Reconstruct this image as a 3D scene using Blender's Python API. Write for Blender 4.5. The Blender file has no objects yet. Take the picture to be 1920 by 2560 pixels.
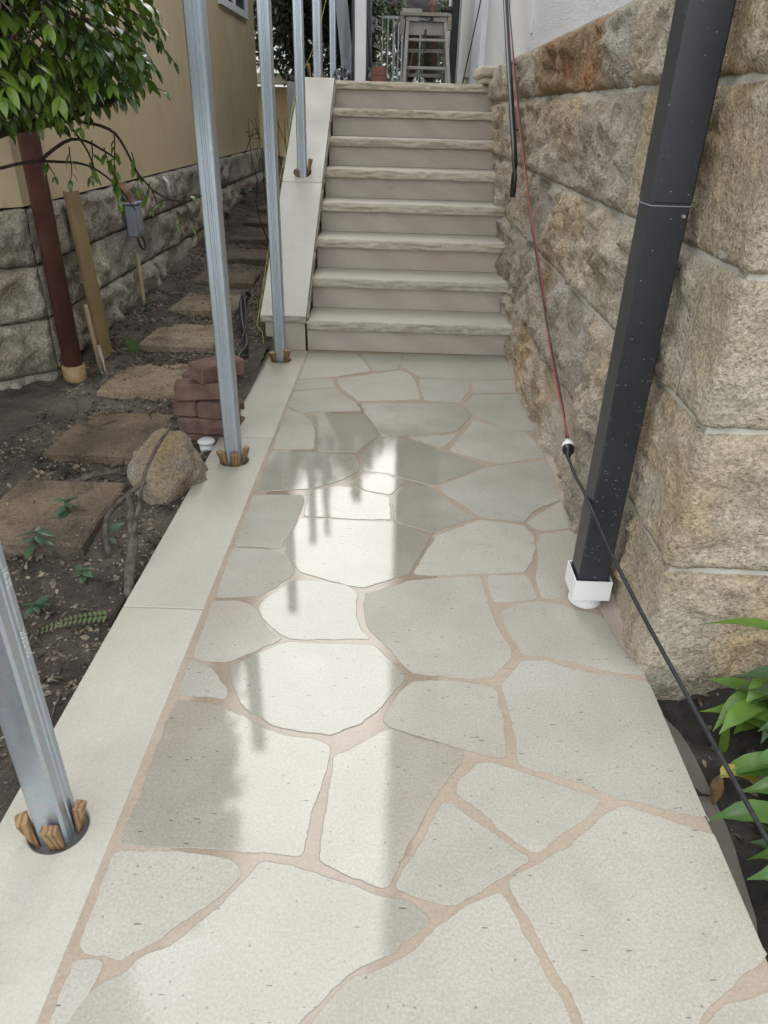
import bpy, bmesh, math, random
from mathutils import Vector, Matrix, noise, Euler
scene = bpy.context.scene
C = scene.collection
PI = math.pi

# ---------------------------------------------------------------- camera
cd = bpy.data.cameras.new('camera'); cam = bpy.data.objects.new('camera', cd); C.objects.link(cam)
cd.sensor_fit = 'HORIZONTAL'; cd.sensor_width = 36.0; cd.lens = 33.24
cd.clip_start = 0.02; cd.clip_end = 500
cr, cu, cf = (0.99939, 0.024938, 0.024441), (-0.033551, 0.491891, 0.87001), (-0.009674, 0.8703, -0.492427)
cam.matrix_world = Matrix(((cr[0], cu[0], -cf[0], 0), (cr[1], cu[1], -cf[1], 0), (cr[2], cu[2], -cf[2], 1.3), (0, 0, 0, 1)))
scene.camera = cam

# ---------------------------------------------------------------- sky, sun, exposure (bright overcast day)
world = bpy.data.worlds.new('World'); scene.world = world; world.use_nodes = True
wt = world.node_tree; wt.nodes.clear()
SUN_EL, SUN_AZ = math.radians(46), math.radians(-7)
sky = wt.nodes.new('ShaderNodeTexSky'); sky.sky_type = 'NISHITA'; sky.sun_disc = False
sky.sun_elevation = SUN_EL; sky.sun_rotation = SUN_AZ
sky.air_density = 1.0; sky.dust_density = 3.0; sky.ozone_density = 0.6
hs = wt.nodes.new('ShaderNodeHueSaturation'); hs.inputs['Saturation'].default_value = 0.35
cl = wt.nodes.new('ShaderNodeMix'); cl.data_type = 'RGBA'; cl.inputs[0].default_value = 0.75      # even cloud layer over the clear sky
cl.inputs[7].default_value = (9.6, 9.8, 10.1, 1)
bg = wt.nodes.new('ShaderNodeBackground'); bg.inputs['Strength'].default_value = 0.15
wo = wt.nodes.new('ShaderNodeOutputWorld')
wt.links.new(sky.outputs[0], hs.inputs['Color']); wt.links.new(hs.outputs[0], cl.inputs[6]); wt.links.new(cl.outputs[2], bg.inputs['Color']); wt.links.new(bg.outputs[0], wo.inputs[0])
sd = bpy.data.lights.new('sun', 'SUN'); sun = bpy.data.objects.new('sun', sd); C.objects.link(sun)
sd.energy = 0.85; sd.angle = math.radians(44); sd.color = (1.0, 0.97, 0.93)
sdir = Vector((math.sin(SUN_AZ) * math.cos(SUN_EL), math.cos(SUN_AZ) * math.cos(SUN_EL), math.sin(SUN_EL)))
sun.rotation_euler = sdir.to_track_quat('Z', 'Y').to_euler(); sun.location = sdir * 30
scene.view_settings.view_transform = 'Standard'; scene.view_settings.look = 'None'
scene.view_settings.exposure = 0.86; scene.view_settings.gamma = 1.0
scene.view_settings.use_curve_mapping = False
scene.cycles.max_bounces = 5; scene.cycles.diffuse_bounces = 3; scene.cycles.glossy_bounces = 2; scene.cycles.volume_bounces = 0; scene.cycles.use_denoising = True

# ---------------------------------------------------------------- materials
WETC = (-0.17, 1.95, 0.33, 1.45)      # middle and half-size of the rain film lying along the path
class G:
    def __init__(s, name, rough=0.7, spec=0.4, metal=0.0):
        s.m = bpy.data.materials.new(name); s.m.use_nodes = True; s.t = s.m.node_tree
        s.b = s.t.nodes['Principled BSDF']
        s.b.inputs['Roughness'].default_value = rough; s.b.inputs['Specular IOR Level'].default_value = spec
        s.b.inputs['Metallic'].default_value = metal
        s._p = None
    def n(s, typ, ins=None, **props):
        nd = s.t.nodes.new('ShaderNode' + typ)
        for k, v in props.items(): setattr(nd, k, v)
        for k, v in (ins or {}).items(): s.set(nd.inputs[k], v)
        return nd
    def set(s, sock, v):
        if isinstance(v, bpy.types.NodeSocket): s.t.links.new(v, sock)
        else:
            if sock.type == 'RGBA' and len(v) == 3: v = (*v, 1)
            sock.default_value = v
    def pos(s):
        if s._p is None: s._p = s.n('NewGeometry').outputs['Position']
        return s._p
    def rnd(s): return s.n('ObjectInfo').outputs['Random']
    def rpos(s, k=7.0):       # world position shifted by a random amount for each object
        a = s.math('MULTIPLY', s.rnd(), k)
        return s.n('VectorMath', {0: s.pos(), 1: a}, operation='ADD').outputs[0]
    def map(s, vec, scale=(1, 1, 1), rot=(0, 0, 0), loc=(0, 0, 0)):
        return s.n('Mapping', {'Vector': vec, 'Scale': scale, 'Rotation': rot, 'Location': loc}).outputs[0]
    def noise(s, scale, detail=4, rough=0.55, vec=None, dist=0.0):
        return s.n('TexNoise', {'Vector': vec if vec is not None else s.pos(), 'Scale': scale, 'Detail': detail, 'Roughness': rough, 'Distortion': dist}).outputs['Fac']
    def voro(s, scale, vec=None, out='Distance', feature='F1', rnd=1.0):
        return s.n('TexVoronoi', {'Vector': vec if vec is not None else s.pos(), 'Scale': scale, 'Randomness': rnd}, feature=feature).outputs[out]
    def math(s, op, a, b=0.5, clamp=False):
        return s.n('Math', {0: a, 1: b}, operation=op, use_clamp=clamp).outputs[0]
    def step(s, v, lo, hi, a=0.0, b=1.0):
        return s.n('MapRange', {'Value': v, 'From Min': lo, 'From Max': hi, 'To Min': a, 'To Max': b}, interpolation_type='SMOOTHSTEP').outputs[0]
    def mix(s, fac, a, b, blend='MIX'):
        nd = s.n('Mix', data_type='RGBA', blend_type=blend)
        s.set(nd.inputs[0], fac); s.set(nd.inputs[6], a); s.set(nd.inputs[7], b)
        return nd.outputs[2]
    def ramp(s, fac, stops):
        nd = s.n('ValToRGB', {0: fac}); e = nd.color_ramp.elements
        while len(e) < len(stops): e.new(0.5)
        for i, (p, c) in enumerate(stops): e[i].position = p; e[i].color = (*c, 1)
        return nd.outputs[0]
    def sep(s, v): return s.n('SeparateXYZ', {0: v}).outputs
    def attr(s, name): return s.n('Attribute', attribute_name=name, attribute_type='OBJECT').outputs['Fac']
    def col(s, c): s.set(s.b.inputs['Base Color'], c); return s
    def rough(s, v): s.set(s.b.inputs['Roughness'], v); return s
    def bump(s, h, strength=0.5, dist=0.01):
        nd = s.n('Bump', {'Height': h, 'Strength': strength, 'Distance': dist}); s.set(s.b.inputs['Normal'], nd.outputs[0]); return s

def wet_region(g):
    x, y, _ = g.sep(g.pos())
    e1 = g.math('DIVIDE', g.math('SUBTRACT', x, WETC[0]), WETC[2]); e2 = g.math('DIVIDE', g.math('SUBTRACT', y, WETC[1]), WETC[3])
    return g.step(g.math('ADD', g.math('MULTIPLY', e1, e1), g.math('MULTIPLY', e2, e2)), 1.9, 0.3)
def vary(g, c, amt=0.12, scale=3.0):      # gentle blotching of one colour
    return g.mix(g.step(g.noise(scale, 5), 0.3, 0.7), tuple(x * (1 - amt) for x in c), tuple(min(1, x * (1 + amt)) for x in c))

MAT = {}
def simple(name, c, rough=0.6, spec=0.4, metal=0.0, amt=0.1, scale=6.0, bump=0.0, bscale=60.0, tint=0.0):
    g = G(name, rough, spec, metal); col = vary(g, c, amt, scale)
    if tint: col = g.mix(g.math('MULTIPLY', g.rnd(), tint), col, (0.1, 0.08, 0.06))
    g.col(col)
    if bump: g.bump(g.noise(bscale, 3), bump, 0.01)
    MAT[name] = g.m; return g

# crazy-paving sandstone: sawn, speckled, damp in places
def mk_paver():
    g = G('sandstone_paver', 0.6, 0.5); v = g.rpos()
    base = g.ramp(g.noise(2.2, 5, 0.6, v), [(0.30, (0.305, 0.291, 0.252)), (0.5, (0.352, 0.341, 0.304)), (0.72, (0.395, 0.388, 0.354))])
    tint = g.mix(g.rnd(), (0.955, 0.96, 0.95), (1.075, 1.045, 1.01))
    base = g.mix(1.0, base, tint, 'MULTIPLY')
    blot = g.step(g.noise(1.6, 2, 0.5, v), 0.6, 0.75)
    base = g.mix(g.math('MULTIPLY', blot, 0.30), base, (0.26, 0.205, 0.155))
    base = g.mix(g.math('MULTIPLY', g.step(g.noise(9, 6, 0.7, v), 0.48, 0.72), 0.22), base, (0.25, 0.235, 0.195))
    fine = g.noise(170, 4, 0.75)
    base = g.mix(1.0, base, g.ramp(fine, [(0.30, (0.76, 0.755, 0.74)), (0.68, (1.13, 1.13, 1.12))]), 'MULTIPLY')
    fl = None                                  # dark clippings and grit lying on the stone
    for k, (rot, sc) in enumerate(((0.5, 10), (1.9, 13), (2.8, 8))):
        vv = g.map(v, (1, 4.5, 1), (0, 0, rot), (k * 3.1, k, 0))
        d = g.n('TexVoronoi', {'Vector': vv, 'Scale': sc}, feature='F1')
        pick = g.step(g.sep(d.outputs['Color'])[0], 0.42, 0.46)
        m = g.math('MULTIPLY', g.step(d.outputs['Distance'], 0.075, 0.045), pick)
        fl = m if fl is None else g.math('MAXIMUM', fl, m)
    d2 = g.n('TexVoronoi', {'Vector': v, 'Scale': 48}, feature='F1')
    m2 = g.math('MULTIPLY', g.step(d2.outputs['Distance'], 0.16, 0.09), g.step(g.sep(d2.outputs['Color'])[1], 0.72, 0.78))
    fl = g.math('MAXIMUM', fl, g.math('MULTIPLY', m2, 0.7))
    base = g.mix(g.math('MULTIPLY', fl, 0.8), base, (0.07, 0.065, 0.06))
    w = g.math('ADD', g.math('MULTIPLY', g.attr('wet'), 0.75), g.math('MULTIPLY', wet_region(g), 0.25))
    w = g.math('ADD', w, g.math('MULTIPLY', g.math('SUBTRACT', g.noise(2.6, 3, 0.5), 0.5), 0.5))
    wf = g.math('ADD', w, g.math('MULTIPLY', g.math('SUBTRACT', g.noise(150, 2, 0.6), 0.5), 0.30))
    damp = g.step(w, 0.12, 0.75); pool = g.step(wf, 0.56, 0.74)
    base = g.mix(g.math('MULTIPLY', damp, 0.42), base, g.mix(1.0, base, (0.74, 0.72, 0.66), 'MULTIPLY'))
    g.col(base)
    r = g.math('ADD', g.math('MULTIPLY', damp, -0.36), 0.62)
    r = g.n('Mix', {0: pool, 2: r, 3: 0.018}, data_type='FLOAT').outputs[0]
    g.rough(r)
    hh = g.math('ADD', g.math('MULTIPLY', fine, 0.6), g.math('MULTIPLY', g.noise(35, 3), 0.5))
    st = g.n('Mix', {0: pool, 2: 0.30, 3: 0.016}, data_type='FLOAT').outputs[0]
    nd = g.n('Bump', {'Height': hh, 'Strength': st, 'Distance': 0.004}); g.set(g.b.inputs['Normal'], nd.outputs[0])
    MAT['paver'] = g.m
mk_paver()

def mk_mortar():
    g = G('sand_mortar', 0.8, 0.4)
    c = g.ramp(g.noise(3.0, 5, 0.6), [(0.3, (0.295, 0.24, 0.182)), (0.55, (0.36, 0.30, 0.235)), (0.8, (0.41, 0.355, 0.29))])
    f = g.noise(160, 4, 0.75); c = g.mix(1.0, c, g.ramp(f, [(0.3, (0.82, 0.81, 0.80)), (0.7, (1.1, 1.1, 1.1))]), 'MULTIPLY')
    w = g.math('ADD', g.math('MULTIPLY', wet_region(g), 0.85), g.math('MULTIPLY', g.math('SUBTRACT', g.noise(5, 5, 0.62), 0.5), 0.8)); wet = g.step(w, 0.36, 0.5)
    g.col(g.mix(wet, c, g.mix(1.0, c, (0.80, 0.80, 0.78), 'MULTIPLY')))
    g.rough(g.n('Mix', {0: wet, 2: 0.8, 3: 0.06}, data_type='FLOAT').outputs[0])
    nd = g.n('Bump', {'Height': f, 'Strength': g.n('Mix', {0: wet, 2: 0.4, 3: 0.03}, data_type='FLOAT').outputs[0], 'Distance': 0.004}); g.set(g.b.inputs['Normal'], nd.outputs[0]); MAT['mortar'] = g.m
mk_mortar()

def sawn(name, c0, c1, grain=0.8, rough=0.6, band=None):
    g = G(name, rough, 0.45); v = g.rpos()
    c = g.ramp(g.noise(2.5, 5, 0.6, v), [(0.3, c0), (0.7, c1)])
    if band:
        wv = g.n('TexWave', {'Vector': g.map(v, (0.35, 1, 1.6), (0.25, 0.35, 0)), 'Scale': 2.3, 'Distortion': 6.0, 'Detail': 2.0, 'Detail Scale': 0.6}).outputs['Fac']
        c = g.mix(g.math('MULTIPLY', g.step(wv, 0.35, 0.9), 0.55), c, band)
    f = g.noise(170, 4, 0.75); c = g.mix(1.0, c, g.ramp(f, [(0.3, (0.86, 0.86, 0.85)), (0.7, (1.08, 1.08, 1.08))]), 'MULTIPLY')
    dots = g.n('TexVoronoi', {'Vector': v, 'Scale': 24}, feature='F1')
    dm = g.math('MULTIPLY', g.step(dots.outputs['Distance'], 0.06, 0.035), g.step(g.sep(dots.outputs['Color'])[0], 0.85, 0.9))
    st = g.step(g.noise(5.5, 6, 0.65, v), 0.58, 0.85)
    c = g.mix(g.math('MULTIPLY', st, 0.38), c, tuple(x * 0.70 for x in c0))
    c = g.mix(g.math('MULTIPLY', g.step(g.noise(1.1, 4, 0.6, v), 0.5, 0.75), 0.5), c, (c0[0] * 1.02, c0[1] * 0.94, c0[2] * 0.80))
    grime = g.step(g.noise(2.2, 8, 0.75, g.map(v, loc=(5, 2, 8)), 0.5), 0.55, 0.78); c = g.mix(g.math('MULTIPLY', grime, 0.35), c, (0.22, 0.18, 0.135))
    g.col(g.mix(g.math('MULTIPLY', dm, 0.7), c, (0.10, 0.09, 0.08)))
    g.rough(g.step(g.noise(3.0, 3, 0.5, v), 0.3, 0.7, rough - 0.12, rough + 0.08))
    g.bump(g.math('ADD', f, g.noise(30, 3)), 0.18 * grain, 0.004); MAT[name] = g.m
sawn('border_stone', (0.385, 0.368, 0.318), (0.465, 0.449, 0.392))
sawn('coping_stone', (0.46, 0.45, 0.40), (0.53, 0.52, 0.47))
sawn('tread_stone', (0.42, 0.392, 0.33), (0.48, 0.455, 0.39))
sawn('riser_stone', (0.45, 0.40, 0.342), (0.50, 0.455, 0.392), band=(0.425, 0.36, 0.325), rough=0.5)

def rockmat(name, stops, stain, dark, dark_amt=0.5, bump=0.9, grainscale=95, moss=0.0, grain=1.0):
    g = G(name, 0.85, 0.3); v = g.rpos(11)
    big = g.noise(2.6, 6, 0.62, v, 0.4)
    c = g.ramp(big, stops)
    c = g.mix(g.math('MULTIPLY', g.step(g.noise(1.9, 4, 0.6, g.map(v, loc=(3, 9, 1))), 0.48, 0.70), 0.75), c, stain)
    vs = g.map(v, (1, 1, 0.7))
    c = g.mix(g.math('MULTIPLY', g.step(g.noise(7, 7, 0.72, vs), 0.5, 0.7), dark_amt), c, dark)
    if moss:
        z = g.sep(g.pos())[2]
        mm = g.math('MULTIPLY', g.step(g.noise(6, 5, 0.6, v), 0.45, 0.65), g.step(z, 0.45, 0.0))
        c = g.mix(g.math('MULTIPLY', mm, moss), c, (0.05, 0.06, 0.03))
    f = g.noise(grainscale, 3, 0.7)
    pit = g.step(g.voro(70, v), 0.12, 0.34)
    c = g.mix(grain, c, g.ramp(f, [(0.30, (0.55, 0.53, 0.50)), (0.66, (1.22, 1.21, 1.20))]), 'MULTIPLY')
    tint = g.mix(g.rnd(), (0.86, 0.87, 0.90), (1.10, 1.06, 1.0)); g.col(g.mix(1.0, c, tint, 'MULTIPLY'))
    h = g.math('ADD', g.math('ADD', g.math('MULTIPLY', g.noise(22, 6, 0.72, v), 1.5), g.math('MULTIPLY', f, 0.45)), g.math('MULTIPLY', pit, 0.17))
    g.bump(h, bump, 0.03); MAT[name] = g.m
rockmat('wall_rock', [(0.28, (0.40, 0.345, 0.265)), (0.48, (0.57, 0.51, 0.41)), (0.70, (0.68, 0.635, 0.55))], (0.58, 0.43, 0.245), (0.25, 0.225, 0.19), 0.4, bump=1.0)
rockmat('quoin_rock', [(0.28, (0.44, 0.37, 0.26)), (0.48, (0.58, 0.515, 0.40)), (0.72, (0.68, 0.635, 0.55))], (0.58, 0.42, 0.21), (0.25, 0.225, 0.19), 0.4, bump=1.0)
rockmat('iron_rock', [(0.28, (0.33, 0.22, 0.13)), (0.48, (0.42, 0.31, 0.19)), (0.72, (0.48, 0.42, 0.33))], (0.42, 0.17, 0.06), (0.20, 0.16, 0.12), 0.4)
rockmat('old_rock', [(0.28, (0.29, 0.265, 0.22)), (0.5, (0.50, 0.465, 0.40)), (0.72, (0.68, 0.645, 0.57))], (0.36, 0.30, 0.215), (0.09, 0.082, 0.07), 0.5, moss=0.55)
rockmat('nosing_rock', [(0.3, (0.46, 0.42, 0.34)), (0.5, (0.53, 0.49, 0.41)), (0.7, (0.60, 0.565, 0.49))], (0.52, 0.47, 0.39), (0.42, 0.38, 0.31), 0.15, 0.3, grain=0.3)
rockmat('boulder_rock', [(0.3, (0.20, 0.185, 0.16)), (0.5, (0.34, 0.315, 0.265)), (0.75, (0.48, 0.45, 0.39))], (0.40, 0.27, 0.11), (0.08, 0.075, 0.07), 0.5)
rockmat('step_rock', [(0.3, (0.17, 0.13, 0.095)), (0.5, (0.30, 0.245, 0.17)), (0.75, (0.40, 0.335, 0.235))], (0.10, 0.085, 0.07), (0.075, 0.062, 0.05), 0.85, 0.6)
rockmat('dark_step_rock', [(0.3, (0.09, 0.072, 0.056)), (0.5, (0.17, 0.135, 0.10)), (0.75, (0.27, 0.215, 0.15))], (0.07, 0.06, 0.05), (0.05, 0.042, 0.035), 0.8, 0.6)
simple('joint_mortar', (0.45, 0.43, 0.375), 0.9, 0.2, amt=0.18, scale=5, bump=0.5, bscale=120)
simple('hole_grey', (0.16, 0.155, 0.15), 0.8, 0.3, amt=0.2)
simple('old_joint', (0.09, 0.08, 0.07), 0.95, 0.1, amt=0.3, bump=0.5)
simple('wash_mortar', (0.34, 0.285, 0.235), 0.75, 0.3, amt=0.15, scale=6, bump=0.4, bscale=140)

def mk_render():
    g = G('roughcast_render', 0.85, 0.3)
    g.col(g.mix(g.step(g.noise(1.2, 4), 0.35, 0.7), (0.66, 0.665, 0.66), (0.74, 0.745, 0.74)))
    n = g.math('ADD', g.noise(85, 4, 0.7), g.math('MULTIPLY', g.voro(110), 0.5)); g.bump(n, 1.0, 0.012); MAT['roughcast'] = g.m
    g = G('smooth_white_paint', 0.6, 0.4)
    st = g.step(g.noise(3, 5, 0.6, g.map(g.pos(), (3, 3, 0.5))), 0.55, 0.8)
    g.col(g.mix(g.math('MULTIPLY', st, 0.3), (0.72, 0.71, 0.68), (0.50, 0.46, 0.40))); g.bump(g.noise(25, 3), 0.15, 0.01); MAT['white_wall'] = g.m
    g = G('tan_render', 0.75, 0.35)
    vs = g.map(g.pos(), (2.2, 2.2, 0.7)); st = g.step(g.noise(2.4, 7, 0.7, vs), 0.46, 0.75)
    c = g.mix(g.step(g.noise(0.9, 4), 0.3, 0.7), (0.50, 0.405, 0.255), (0.56, 0.465, 0.305))
    c = g.mix(g.math('MULTIPLY', st, 0.5), c, (0.37, 0.295, 0.19))
    sm = g.n('TexVoronoi', {'Vector': g.map(g.pos(), (9, 9, 2.6)), 'Scale': 1.0}, feature='F1')
    z = g.sep(g.pos())[2]
    tick = g.math('MULTIPLY', g.step(sm.outputs['Distance'], 0.22, 0.08), g.step(g.sep(sm.outputs['Color'])[0], 0.6, 0.7))
    c = g.mix(g.math('MULTIPLY', tick, 0.4), c, (0.13, 0.10, 0.06))
    chalk = g.math('MULTIPLY', g.step(g.noise(1.3, 3, 0.6, g.map(g.pos(), (2.4, 2.4, 0.7), loc=(0, 4.3, 0))), 0.66, 0.72), 0.4)
    g.col(g.mix(chalk, c, (0.45, 0.44, 0.42))); g.bump(g.noise(40, 4), 0.15, 0.01); MAT['tan_render'] = g.m
mk_render()

def mk_soil():
    g = G('soil', 0.9, 0.3)
    c = g.ramp(g.noise(7, 7, 0.7), [(0.3, (0.035, 0.029, 0.024)), (0.5, (0.075, 0.063, 0.051)), (0.72, (0.14, 0.12, 0.098)), (0.9, (0.24, 0.21, 0.175))])
    f = g.noise(120, 4, 0.7); c = g.mix(1.0, c, g.ramp(f, [(0.3, (0.5, 0.5, 0.5)), (0.75, (1.5, 1.45, 1.4))]), 'MULTIPLY')
    sandy = g.math('MULTIPLY', g.step(g.noise(1.1, 3), 0.5, 0.68), 0.55)
    g.col(g.mix(sandy, c, g.mix(f, (0.15, 0.13, 0.105), (0.30, 0.265, 0.215))))
    g.rough(g.step(g.noise(3, 4), 0.35, 0.6, 0.45, 0.95))
    g.bump(g.math('ADD', g.noise(45, 6, 0.7), g.math('MULTIPLY', f, 0.6)), 0.9, 0.02); MAT['soil'] = g.m
    g = G('wet_soil', 0.5, 0.5)
    c = g.ramp(g.noise(14, 7, 0.7), [(0.3, (0.022, 0.020, 0.018)), (0.55, (0.06, 0.053, 0.045)), (0.8, (0.15, 0.132, 0.112))]); g.col(c)
    g.rough(g.step(g.noise(8, 4), 0.35, 0.6, 0.25, 0.8)); g.bump(g.noise(55, 6, 0.75), 1.0, 0.02); MAT['wet_soil'] = g.m
    g = G('muddy_water', 0.04, 0.5); g.col(vary(g, (0.15, 0.135, 0.122), 0.2, 5)); MAT['mud_water'] = g.m
mk_soil()

def mk_galv():
    g = G('galvanised_steel', 0.38, 0.5, 0.85); v = g.rpos(5)
    sp = g.n('TexVoronoi', {'Vector': v, 'Scale': 90}, feature='F1').outputs['Color']
    st = g.noise(5, 5, 0.6, g.map(v, (6, 6, 0.25))); c = g.mix(g.step(st, 0.3, 0.7), (0.45, 0.505, 0.57), (0.50, 0.555, 0.615)); c = g.mix(0.12, c, sp, 'SOFT_LIGHT')
    scr = g.math('MULTIPLY', g.step(g.noise(26, 5, 0.75, g.map(v, (3, 3, 0.7))), 0.68, 0.74), 0.55)
    g.col(g.mix(scr, c, (0.75, 0.76, 0.76)))
    g.rough(g.step(g.noise(8, 5, 0.6, g.map(v, (2, 2, 0.4))), 0.3, 0.7, 0.34, 0.42)); g.bump(g.noise(60, 3), 0.05, 0.003); MAT['galv'] = g.m
    g = G('charcoal_downpipe', 0.38, 0.5)
    dots = g.n('TexVoronoi', {'Vector': g.pos(), 'Scale': 150}, feature='F1')
    z = g.sep(g.pos())[2]
    thr = g.step(z, 1.3, 0.0, 0.93, 0.60)
    pick = g.n('Math', {0: g.sep(dots.outputs['Color'])[0], 1: thr}, operation='GREATER_THAN').outputs[0]
    m = g.math('MULTIPLY', g.step(dots.outputs['Distance'], 0.26, 0.16), pick)
    m = g.math('MULTIPLY', m, g.step(g.noise(30, 2), 0.45, 0.6))
    c = vary(g, (0.022, 0.025, 0.031), 0.2, 4); g.col(g.mix(m, c, (0.35, 0.36, 0.37)))
    g.rough(g.n('Mix', {0: m, 2: 0.36, 3: 0.15}, data_type='FLOAT').outputs[0]); MAT['pipe_black'] = g.m
mk_galv()

def mk_wood(name, a, b, rough=0.55):
    g = G(name, rough, 0.4); v = g.rpos(9)
    w = g.n('TexWave', {'Vector': g.map(v, (1, 1, 0.12), (0.1, 0.06, 0)), 'Scale': 26, 'Distortion': 5, 'Detail': 3, 'Detail Scale': 1.2}).outputs['Fac']
    c = g.ramp(w, [(0.15, a), (0.6, b)]); g.col(g.mix(g.math('MULTIPLY', g.step(g.noise(20, 4, 0.6, v), 0.5, 0.75), 0.4), c, tuple(x * 0.4 for x in a)))
    g.bump(w, 0.2, 0.003); MAT[name] = g.m
mk_wood('wedge_wood', (0.16, 0.095, 0.045), (0.28, 0.18, 0.085))
mk_wood('grey_timber', (0.24, 0.21, 0.165), (0.42, 0.385, 0.32), 0.75)
mk_wood('tan_timber', (0.22, 0.155, 0.075), (0.33, 0.235, 0.12), 0.6)
simple('bark', (0.085, 0.072, 0.060), 0.9, 0.2, amt=0.5, scale=30, bump=0.8, bscale=60)
simple('dark_twig', (0.035, 0.025, 0.02), 0.8, 0.2, amt=0.4, scale=30, bump=0.5)

def mk_leaf(name, young, old, rough=0.3, trans=0.25):
    g = G(name, rough, 0.5)
    c = g.mix(g.step(g.noise(3.5, 3), 0.35, 0.68), old, young)
    c = g.mix(g.math('MULTIPLY', g.step(g.noise(40, 4, 0.6), 0.5, 0.8), 0.3), c, tuple(x * 0.5 for x in old))
    g.col(g.mix(g.math('MULTIPLY', g.rnd(), 0.25), c, young)); g.rough(g.step(g.noise(14, 3), 0.3, 0.7, rough - 0.06, rough + 0.14))
    tr = g.n('BsdfTranslucent', {'Color': tuple(min(1, x * 1.6) for x in young) + (1,)})
    ms = g.n('MixShader', {0: trans, 1: g.b.outputs[0], 2: tr.outputs[0]})
    out = [n for n in g.t.nodes if n.type == 'OUTPUT_MATERIAL'][0]; g.t.links.new(ms.outputs[0], out.inputs[0])
    g.bump(g.noise(70, 3), 0.15, 0.003); MAT[name] = g.m
mk_leaf('fig_leaf', (0.115, 0.19, 0.02), (0.018, 0.050, 0.012), 0.22, 0.14)
mk_leaf('strap_leaf', (0.15, 0.26, 0.045), (0.05, 0.13, 0.028), 0.30)
mk_leaf('strap_leaf_dusty', (0.10, 0.17, 0.085), (0.04, 0.095, 0.035), 0.42)
mk_leaf('yellow_leaf', (0.42, 0.30, 0.05), (0.30, 0.26, 0.05), 0.4)
mk_leaf('dark_leaf', (0.045, 0.075, 0.030), (0.013, 0.026, 0.010), 0.35)
mk_leaf('hedge_leaf', (0.13, 0.17, 0.095), (0.05, 0.08, 0.04), 0.45)
mk_leaf('sage_leaf', (0.085, 0.15, 0.085), (0.03, 0.07, 0.035), 0.35)
mk_leaf('fern_leaf', (0.17, 0.22, 0.10), (0.09, 0.13, 0.055), 0.5)
simple('dead_leaf', (0.17, 0.10, 0.05), 0.7, 0.3, amt=0.6, scale=25)
simple('litter', (0.14, 0.112, 0.082), 0.85, 0.2, amt=0.85, scale=14)
simple('pvc_white', (0.72, 0.73, 0.73), 0.35, 0.5, amt=0.04, scale=8)
simple('white_paint', (0.74, 0.76, 0.78), 0.45, 0.45, amt=0.04)
simple('maroon_paint', (0.095, 0.038, 0.031), 0.4, 0.5, amt=0.25, scale=9, bump=0.1)
simple('clay_collar', (0.24, 0.16, 0.075), 0.45, 0.5, amt=0.25, scale=14)
simple('tan_board', (0.24, 0.175, 0.085), 0.6, 0.4, amt=0.15, scale=5)
simple('grey_plastic', (0.23, 0.26, 0.31), 0.45, 0.5, amt=0.08)
simple('black_plastic', (0.010, 0.010, 0.012), 0.35, 0.5, amt=0.2)
simple('black_rubber', (0.014, 0.015, 0.017), 0.5, 0.4, amt=0.35, scale=60, bump=0.3, bscale=160)
simple('red_rubber', (0.30, 0.022, 0.022), 0.45, 0.45, amt=0.15)
simple('clear_plastic', (0.50, 0.49, 0.46), 0.2, 0.5)
simple('brick_red', (0.155, 0.095, 0.08), 0.9, 0.25, amt=0.3, scale=14, bump=0.6, bscale=90, tint=0.35)
simple('rust_pipe', (0.20, 0.125, 0.085), 0.8, 0.3, amt=0.5, scale=20, bump=0.6)
simple('tan_conduit', (0.31, 0.24, 0.15), 0.5, 0.4, amt=0.1)
simple('yellow_string', (0.55, 0.50, 0.05), 0.6, 0.3)
simple('shade_cloth', (0.075, 0.085, 0.10), 0.7, 0.3, amt=0.2, scale=2)
simple('black_tarp', (0.014, 0.015, 0.018), 0.28, 0.5, amt=0.3)
simple('orange_red', (0.22, 0.085, 0.06), 0.6, 0.4)
simple('aluminium', (0.40, 0.38, 0.335), 0.5, 0.4, 0.35, amt=0.15)
simple('label_black', (0.012, 0.012, 0.013), 0.4, 0.4)
simple('print_white', (0.75, 0.75, 0.74), 0.5, 0.3, amt=0.02)
simple('skin', (0.36, 0.20, 0.14), 0.5, 0.4, amt=0.08, scale=20)
simple('grey_shirt', (0.21, 0.205, 0.22), 0.9, 0.2, amt=0.12, scale=12, bump=0.5, bscale=25)
simple('khaki_cloth', (0.135, 0.105, 0.075), 0.9, 0.2, amt=0.25, scale=10, bump=0.6, bscale=20)
simple('hair_dark', (0.03, 0.022, 0.016), 0.6, 0.3)
simple('boot_leather', (0.10, 0.065, 0.04), 0.7, 0.3)
simple('disc_grey', (0.16, 0.16, 0.16), 0.6, 0.4)
simple('roof_metal', (0.10, 0.105, 0.11), 0.5, 0.4)
simple('soffit_white', (0.66, 0.66, 0.65), 0.7, 0.3)
simple('landing_concrete', (0.36, 0.35, 0.32), 0.9, 0.3, amt=0.15, bump=0.3)
simple('lawn_soil', (0.07, 0.08, 0.04), 0.95, 0.2, amt=0.4, bump=0.5)
simple('grass_blade', (0.09, 0.17, 0.04), 0.5, 0.4, amt=0.3)
def mk_glass():
    g = G('window_glass', 0.05, 0.6); g.col((0.10, 0.12, 0.13)); MAT['glass'] = g.m
    g = G('clear_sheet', 0.08, 0.5); g.col((0.55, 0.60, 0.64)); g.set(g.b.inputs['Alpha'], 0.38); MAT['clear_sheet'] = g.m
mk_glass()

# ---------------------------------------------------------------- mesh helpers
def smooth_mesh(me, on=True):
    me.polygons.foreach_set('use_smooth', [on] * len(me.polygons))

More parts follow.
